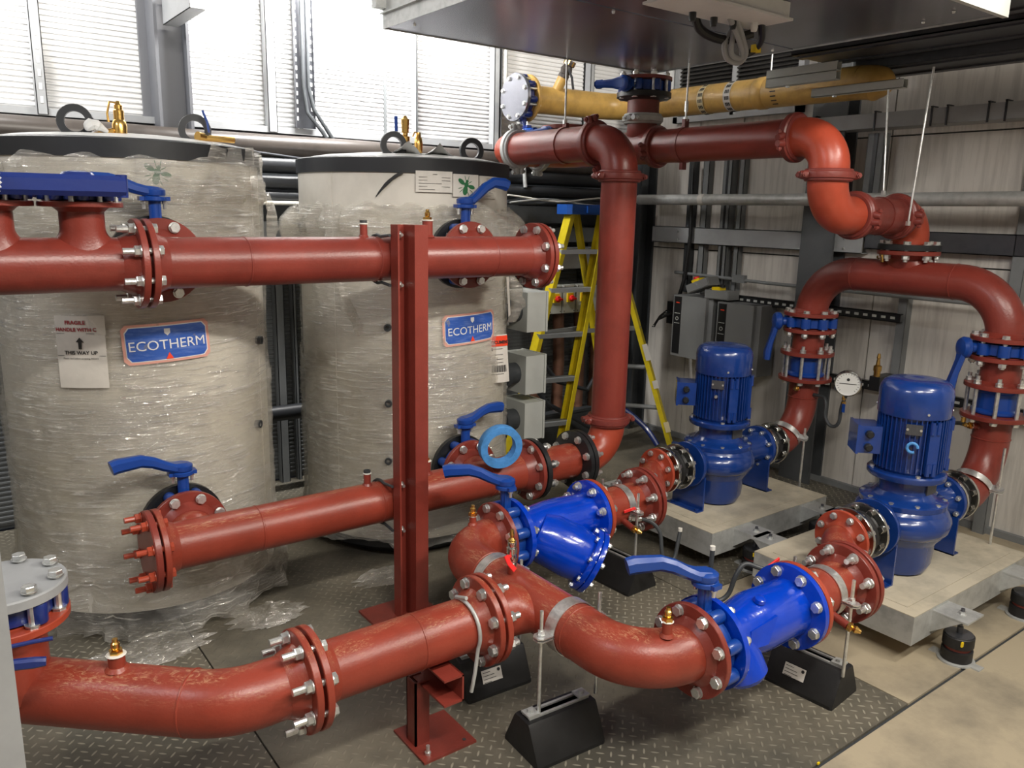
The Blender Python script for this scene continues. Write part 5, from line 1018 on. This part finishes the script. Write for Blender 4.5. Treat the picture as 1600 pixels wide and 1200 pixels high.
    for sx, xf in ((-1, 3.005), (1, 3.58)):
        k = MB(); k.lathe([(.065, 0), (.070, abs(xf-3.235)-.06), (.085, abs(xf-3.235)-.02)], frame((3.235, y, PZc), (sx, 0, 0)), 28); k.lathe([(.112, -.022), (.114, -.018), (.114, -.002), (.112, 0)], frame((xf, y, PZc), (sx, 0, 0)), 40); part('nozzle', k, 'pump', t)
        k = MB(); xx = xf-sx*.030; k.bb((xx-.005, y-.10, .20), (xx+.005, y+.10, .38)); k.bb((xx-.005, y-.10, .20), (xx+sx*.045, y+.10, .210)); part('foot', k, 'pump', t, 0)
        q = MB()
        for s in (1, -1): q.lathe([(.010, 0), (.010, .008)], MX.Translation(V((xx+sx*.025, y+s*.08, .21))), 6)
        part('foot_bolt', q, 'pump', t)
    for i in range(8):
        an = 2*PI*(i+.5)/8
        q = MB(); q.lathe([(.012, 0), (.012, .010), (.007, .012), (.007, .02)], frame((3.557, y+.092*math.cos(an), PZc+.092*math.sin(an)), -X), 6); part('nozzle_bolt', q, 'zinc', t)
    bellows(2.903-.018, y, PZc, 'chrome and black rubber bellows joint on the suction side of the %s pump' % nm)
    bellows(3.645, y, PZc, 'chrome and black rubber bellows joint on the discharge side of the %s pump' % nm)
for nm in ('left', 'right'): pump(PY[nm], nm)
# ---- inertia bases
def base(xa, xb, ya, yb, label, mounts, nm):
    t = thing('inertia_base', label, 'plinth', ((xa+xb)/2, (ya+yb)/2, .085)); zt, zbm = .20, .085; w = .055
    for a, b in (((xa, ya, zbm), (xb, ya+.006, zt)), ((xa, yb-.006, zbm), (xb, yb, zt)), ((xa, ya+.006, zbm), (xa+.006, yb-.006, zt)), ((xb-.006, ya+.006, zbm), (xb, yb-.006, zt))):
        k = MB(); k.bb(a, b); part('side_channel', k, 'galv', t, 0)
    for a, b in (((xa, ya, zt), (xb, ya+w, zt+.003)), ((xa, yb-w, zt), (xb, yb, zt+.003)), ((xa, ya+w, zt), (xa+w, yb-w, zt+.003)), ((xb-w, ya+w, zt), (xb, yb-w, zt+.003))):
        k = MB(); k.bb(a, b); part('top_flange', k, 'concrete', t, 0)
    k = MB(); k.bb((xa+.006, ya+.006, zbm+.01), (xb-.006, yb-.006, zt-.002)); k.bb((xa+w+.001, ya+w+.001, zt-.01), (xb-w-.001, yb-w-.001, zt+.004)); part('concrete_fill', k, 'concrete', t, 0)
    for i, (mx, my) in enumerate(mounts):
        s = -1 if my < (ya+yb)/2 else 1; ye = ya if s < 0 else yb
        k = MB(); k.bb((mx-.065, min(ye, ye+s*.13), .183), (mx+.065, max(ye, ye+s*.13), .190)); k.add([(mx-.065, ye, .10), (mx-.058, ye, .10), (mx-.058, ye, .184), (mx-.065, ye, .184), (mx-.065, ye+s*.11, .184), (mx-.058, ye+s*.11, .184)], [(0, 1, 2, 3), (0, 3, 4), (1, 5, 2), (0, 4, 5, 1), (3, 2, 5, 4)])
        part('mount_bracket', k, 'galv', t, 0)
        m = thing('spring_mount', {0: 'front', 1: 'right', 2: 'rear left', 3: 'rear right'}[i]+' black rubber-cased spring mount under the %s plinth' % nm, 'spring mount', (mx, my, 0)); F = MX.Translation(V((mx, my, 0)))
        k = MB(); k.lathe([(.066, 0), (.066, .006), (.055, .008)], F, 32); k.bb((mx-.02, my-.095, 0), (mx+.02, my+.095, .006)); part('base_disc', k, 'galv', m)
        k = MB(); k.lathe([(.052, .006), (.055, .010), (.055, .050), (.050, .052)], F, 32); part('lower_cup', k, 'black', m); k = MB(); k.lathe([(.046, .048), (.046, .066)], F, 24); part('red_ring', k, 'coup', m); k = MB(); k.lathe([(.050, .063), (.055, .066), (.055, .105), (.052, .108)], F, 32); part('upper_cup', k, 'black', m); k = MB(); k.lathe([(.05, .108), (.05, .111), (.011, .113), (.011, .14), (.007, .14), (.007, .212)], F, 20); part('cap_bolt', k, 'galvd', m)
        q = MB(); q.lathe([(.016, .190), (.016, .193), (.012, .193), (.012, .202)], F, 6); part('nut', q, 'zinc', m); q = MB(); q.box((mx-.05, my-.035, .095), (.012, .006, .018)); part('tag', q, 'yelh', m, 0)
base(2.855, 3.86, 1.285, 2.00, 'galvanised concrete-filled plinth under the right pump', ((3.06, 1.205), (3.66, 1.205), (3.06, 2.065), (3.66, 2.065)), 'right')
base(2.855, 3.78, 2.235, 2.94, 'galvanised concrete-filled plinth under the left pump', ((3.08, 2.158), (3.62, 2.158), (3.0, 3.01), (3.6, 3.01)), 'left')
# ---- support blocks
def block(cx, cy, ang, label, L=.26, Wb=.19, Wt=.075, H=.125, sticker=False):
    R = MX.Rotation(ang, 3, 'Z'); t = thing('support_block', label, 'support block', (cx, cy, 0), R)
    k = MB(); h = L/2; hb = Wb/2; ht = Wt/2
    sec = [(-hb, 0), (-hb, .012), (-ht-.006, H-.008), (-ht, H), (ht, H), (ht+.006, H-.008), (hb, .012), (hb, 0)]; fm = MX(((0, 0, 1, 0), (1, 0, 0, 0), (0, 1, 0, 0), (0, 0, 0, 1))); vs = []
    secs = [(-h, .96), (-h+.008, 1), (h-.008, 1), (h, .96)]
    for x, s in secs: vs += [V((x, a*s, b*(.985 if s < 1 else 1))) for a, b in sec]
    fs = [(i*8+j, i*8+(j+1) % 8, (i+1)*8+(j+1) % 8, (i+1)*8+j) for i in range(3) for j in range(8)]+[tuple(range(7, -1, -1)), tuple(24+j for j in range(8))]; k.add(vs, fs); part('block', k, 'black', t, 25)
    k = MB(); k.bb((-.115, -.021, H-.004), (.115, -.012, H+.006)); k.bb((-.115, .012, H-.004), (.115, .021, H+.006)); k.bb((-.115, -.021, H-.004), (.115, .021, H)); part('strut_insert', k, 'galv', t, 0)
    for s in (1, -1): k = MB(); k.box((s*.098, 0, H+.010), (.042, .042, .006)); k.lathe([(.010, 0), (.010, .01)], MX.Translation(V((s*.098, 0, H+.012))), 6); part('square_washer', k, 'galv', t, 0)
    if sticker:
        s = -1 if sticker < 0 else 1
        sl = math.atan2(H, hb-ht); n = V((0, s*math.sin(sl), math.cos(sl))); u = X*(1 if s < 0 else -1); v = n.cross(u); o = V((-.02*u.x, s*(hb+ht)/2, H*.52))+n*.007
        k = MB(); k.add([o-u*.045-v*.022, o+u*.035-v*.022, o+u*.035+v*.022, o-u*.045+v*.022], [(0, 1, 2, 3)]); lb = part('sticker', k, 'paper', t, 0)
        k = MB(); o2 = o+n*.0008
        for i, w_ in enumerate((.03, .045, .05, .03)): p = o2-u*.040+v*(.014-.011*i); k.add([p, p+u*w_, p+u*w_-v*.0018, p-v*.0018], [(0, 3, 2, 1)])
        k.add([o2+u*(.024+.006*math.cos(2*PI*i/12))+v*(.012+.006*math.sin(2*PI*i/12)) for i in range(12)], [tuple(range(12))]); part('print', k, 'ink', lb, 0)
    return t
def standrods(t, pts, zt, H=.12, nut=None):
    inv = t.matrix_world.inverted(); s = t.get('w'); 
    for x, y in pts:
        k = MB(); k.cyl(inv @ V((x, y, H)), inv @ V((x, y, zt)), .006, 10)
        k.lathe([(.014, -.003), (.014, 0)], MX.Translation(inv @ V((x, y, nut or zt-.03))), 14); k.lathe([(.011, 0), (.011, .010)], MX.Translation(inv @ V((x, y, nut or zt-.03))), 6)
        part('threaded_rod', k, 'zinc', t)
b2 = block(1.485, 1.715, -.06, 'black rubber support block nearest the viewer, under the lower red bend'); standrods(b2, ((1.411, 1.71), (1.639-.0, 1.70)), .475, nut=.400)
b1 = block(1.50, 2.115, -.06, 'black support block with white sticker under the left arm of the tee', sticker=-1); standrods(b1, ((1.411, 2.11), (1.639, 2.11)), .43, nut=.396)
b4 = block(2.44, 1.43, PI/2+.1, 'black support block with white sticker in front of the right plinth', sticker=1); standrods(b4, ((2.40, 1.288), (2.40, 1.512)), .475, nut=.400)
b3 = block(2.46, 2.42, PI/2+.05, 'black support block under the blue Y-strainer'); standrods(b3, ((2.40, 2.283), (2.40, 2.507)), .475, nut=.400)
# ---- drain syphons by the strainers
def syph(y, nm, P, hp):
    t = thing('drain_syphon', '%s black U-shaped drain tube with small valve and red handle' % nm, 'pipe', P[0]); k = MB(); k.sweep(smoothp(P, 6), .0085, 10); part('tube', k, 'dark', t)
    e = V(P[-1]); k = MB(); k.lathe([(.0095, 0), (.0095, .014)], frame(e, Z), 12); part('end_cap', k, 'ptfe', t)
    a = V(P[0]); k = MB(); d = V(hp[1]).normalized(); k.lathe([(.011, 0), (.011, .012), (.014, .014), (.014, .03), (.010, .034), (.014, .05), (.011, .06)], frame(a-d*.06, d), 10); part('valve', k, 'chrome', t); k = MB(); hpz = V(hp[0]); k.ribbon([hpz, hpz+V(hp[2])], .014, .006, Z); part('handle', k, 'redh', t)
syph(YB, 'left', [(2.43, 2.285, .352), (2.46, 2.25, .34), (2.48, 2.22, .30), (2.475, 2.20, .23), (2.48, 2.19, .185), (2.51, 2.18, .165), (2.54, 2.18, .19), (2.56, 2.185, .25), (2.575, 2.19, .295)], ((2.335, 2.30, .40), (.75, -.5, -.1), (.055, -.01, .008)))
syph(YA, 'right', [(2.30, 1.545, .432), (2.27, 1.575, .445), (2.235, 1.60, .455), (2.205, 1.61, .42), (2.185, 1.62, .35), (2.155, 1.635, .325), (2.125, 1.64, .345), (2.115, 1.65, .42), (2.115, 1.65, .52)], ((2.27, 1.53, .462), (-.6, .5, .0), (.06, .0, .015)))
# ---- low steel stand
t = thing('pipe_stand', 'low red channel stand on a square base plate under the scuffed pipe', 'stand', (1.18, 1.95, 0))
k = MB(); k.bb((1.085, 1.85, 0), (1.275, 2.045, .008)); part('base_plate', k, 'red', t, 0); k = MB(); k.bb((1.10, 1.93, .008), (1.106, 1.985, .225)); k.bb((1.10, 1.93, .008), (1.15, 1.936, .225)); k.bb((1.10, 1.98, .008), (1.15, 1.985, .225)); part('upright', k, 'red', t, 0)
k = MB(); x0, x1, zz0, zz1 = 1.118, 1.186, .215, .302; k.bb((x1-.006, 1.79, zz0), (x1, 2.02, zz1)); k.bb((x0, 1.79, zz0), (x1, 2.02, zz0+.006)); k.bb((x0, 1.79, zz1-.006), (x1, 2.02, zz1)); part('cross_channel', k, 'red', t, 0)
k = MB(); k.lathe([(.010, 0), (.010, .008), (.006, .008), (.006, .03)], MX.Translation(V((1.115, 1.88, .008))), 10); part('anchor_bolt', k, 'zinc', t)
k = MB(); k.lathe([(.006, 0), (.006, .002)], MX.Translation(V((1.245, 1.875, .008))), 10); part('bolt_hole', k, 'dark', t)
# ================================================================== LADDER
def rail(par, a, b, w, d, side, m='yellow', nm='rail'):
    k = MB(); a = V(a); b = V(b); tz = (b-a).normalized(); sd = (V(side)-tz*V(side).dot(tz)).normalized(); dp = tz.cross(sd)
    def bar(o1, s1, s2): 
        vs = []
        for p in (a, b):
            for q1, q2 in ((-s1/2, -s2/2), (s1/2, -s2/2), (s1/2, s2/2), (-s1/2, s2/2)): vs.append(p+o1+sd*q1+dp*q2)
        k.add(vs, [(3, 2, 1, 0), (4, 5, 6, 7), (0, 1, 5, 4), (1, 2, 6, 5), (2, 3, 7, 6), (3, 0, 4, 7)])
    bar(V((0, 0, 0)), .005, d); bar(sd*w/2+dp*(d/2-.002), w, .005); bar(sd*w/2-dp*(d/2-.002), w, .005); return part(nm, k, m, par, 0)
t = thing('step_ladder', 'yellow fibreglass step ladder with blue top cap in the corner behind the riser', 'ladder', (3.7, 4.0, 0))
AF, BF, CR, DR = V((2.98, 4.06, 0)), V((3.40, 3.98, 0)), V((4.02, 4.15, 0)), V((4.28, 3.76, 0)); zt = 1.64
AT, BT, CT, DT = V((3.46, 4.05, zt)), V((3.73, 4.00, zt)), V((3.55, 4.10, zt)), V((3.80, 4.03, zt))
rail(t, AF, AT, .03, .07, (1, .0, 0)); rail(t, BF, BT, .03, .075, (-1, .0, 0)); rail(t, CR, CT, .03, .075, (.6, -.8, 0)); rail(t, DR, DT, .03, .075, (-.6, .8, 0))
k = MB(); k.prism([(-.20, -.06), (.20, -.06), (.22, -.03), (.22, .07), (-.22, .07), (-.22, -.03)], -.035, .028, MX.Translation(V((3.64, 4.05, 1.668)))); part('top_cap', k, 'capblue', t, 20)
k = MB(); k.box((3.63, 3.985, 1.665), (.14, .02, .045)); part('cap_tray', k, 'capblue', t, 0)
lerp = lambda a, b, q: a+(b-a)*q
for i, q in enumerate((.16, .34, .52, .70, .85)):
    a = lerp(AF, AT, q); b = lerp(BF, BT, q); k = MB(); d = (b-a); k.box((a+b)/2, (d.length, .075, .028), MX.Rotation(math.atan2(d.y, d.x), 3, 'Z')); st = part('step', k, 'steell' if i > 2 else 'steel', t, 0)
for q in (.18, .36, .53, .72):
    a = lerp(CR, CT, q); b = lerp(DR, DT, q); k = MB(); k.cyl(a, b, .016, 10); part('rear_brace', k, 'steel', t)
for a, b, q in ((BF, DR, .53), (AF, CR, .53)):
    A = lerp(a, BT if a is BF else AT, q); B = lerp(b, DT if b is DR else CT, q); k = MB(); k.ribbon([A, B], .03, .008, Z); part('spreader', k, 'steel', t)
k = MB(); dirv = (DR-DT).normalized(); P = lerp(DR, DT, .43); nrm = V((-.72, -.69, 0)); 
for q, hh, m in ((.43, .12, 'paper'), (.29, .06, 'paper'), (.10, .08, 'tape')):
    P = lerp(DR, DT, q)+nrm*.042; s = dirv.cross(nrm).normalized(); k = MB(); k.add([P-s*.018-dirv*hh/2, P+s*.018-dirv*hh/2, P+s*.018+dirv*hh/2, P-s*.018+dirv*hh/2], [(0, 1, 2, 3)]); part('sticker', k, m, t, 0)
for f in (AF, BF, CR, DR): k = MB(); k.box(f+V((0, 0, .02)), (.06, .07, .04)); part('rubber_foot', k, 'capblue', t, 0)
k = MB(); k.sweep(smoothp([(3.85, 4.15, .33), (4.02, 4.05, .27), (4.14, 3.92, .14), (4.18, 3.82, .02)]), .020, 10); solo('blue_hose', k, 'dblue', 'dark blue hose on the floor between the ladder legs', 'hose')
for (x, y) in ((2.03, 1.15), (2.07, 1.158)): pass
k = MB(); k.box((2.05, 1.14, .004), (.012, .005, .006)); k.box((2.08, 1.16, .004), (.010, .005, .006)); solo('yellow_scrap', k, 'yelh', 'tiny yellow plastic scraps lying on the floor joint, bottom right', 'scrap')
GR = {'grooved_coupling': 'grooved couplings on the pipework', 'pipe_spool': 'flanged red pipe spools', 'butterfly_valve': 'blue butterfly valves', 'support_block': 'black rubber support blocks', 'spring_mount': 'spring mounts under the pump plinths', 'pump': 'blue inline pumps', 'inertia_base': 'concrete-filled pump plinths',
      'bellows_joint': 'bellows joints at the pumps', 'buffer_tank': 'film-wrapped buffer tanks', 'immersion_heater': 'heater boxes on the right tank', 'isolator_switch': 'isolator switches behind the ladder', 'inverter_box': 'inverter boxes behind the left pump', 'lagged_pipe': 'lagged pipes on the far wall', 'hanger_rod': 'threaded hanger rods',
      'tank_flange': 'black flanges on the tank connections', 'blank_flange': 'blank flanges closing the red pipework', 'check_valve': 'blue check valves', 'offset_reducer': 'offset reducers before the pumps', 'drain_syphon': 'drain tubes by the suction lines', 'overhead_channel': 'dark overhead channels', 'strut_rail': 'galvanised strut rails',
      'hanging_cable': 'cables hanging from the overhead housing', 'u_bolt': 'U-bolts on the tall post', 'film_scrap': 'film scraps on the floor', 'slotted_channel': 'black slotted wall channels', 'wall_rail': 'cladding rails', 'film_flap': 'loose film flaps', 'isolator_box': 'isolators over the inverters', 'hose': 'black hoses behind the ladder'}
for o in bpy.data.objects:
    b_ = o.name.split('.')[0]
    if o.parent is None and o.get('label') and b_ in GR and not o.get('group') and (b_ != 'check_valve' or 'wafer' in o['label']): o['group'] = GR[b_]
    if 'w' in o: del o['w']
bpy.context.view_layer.update()
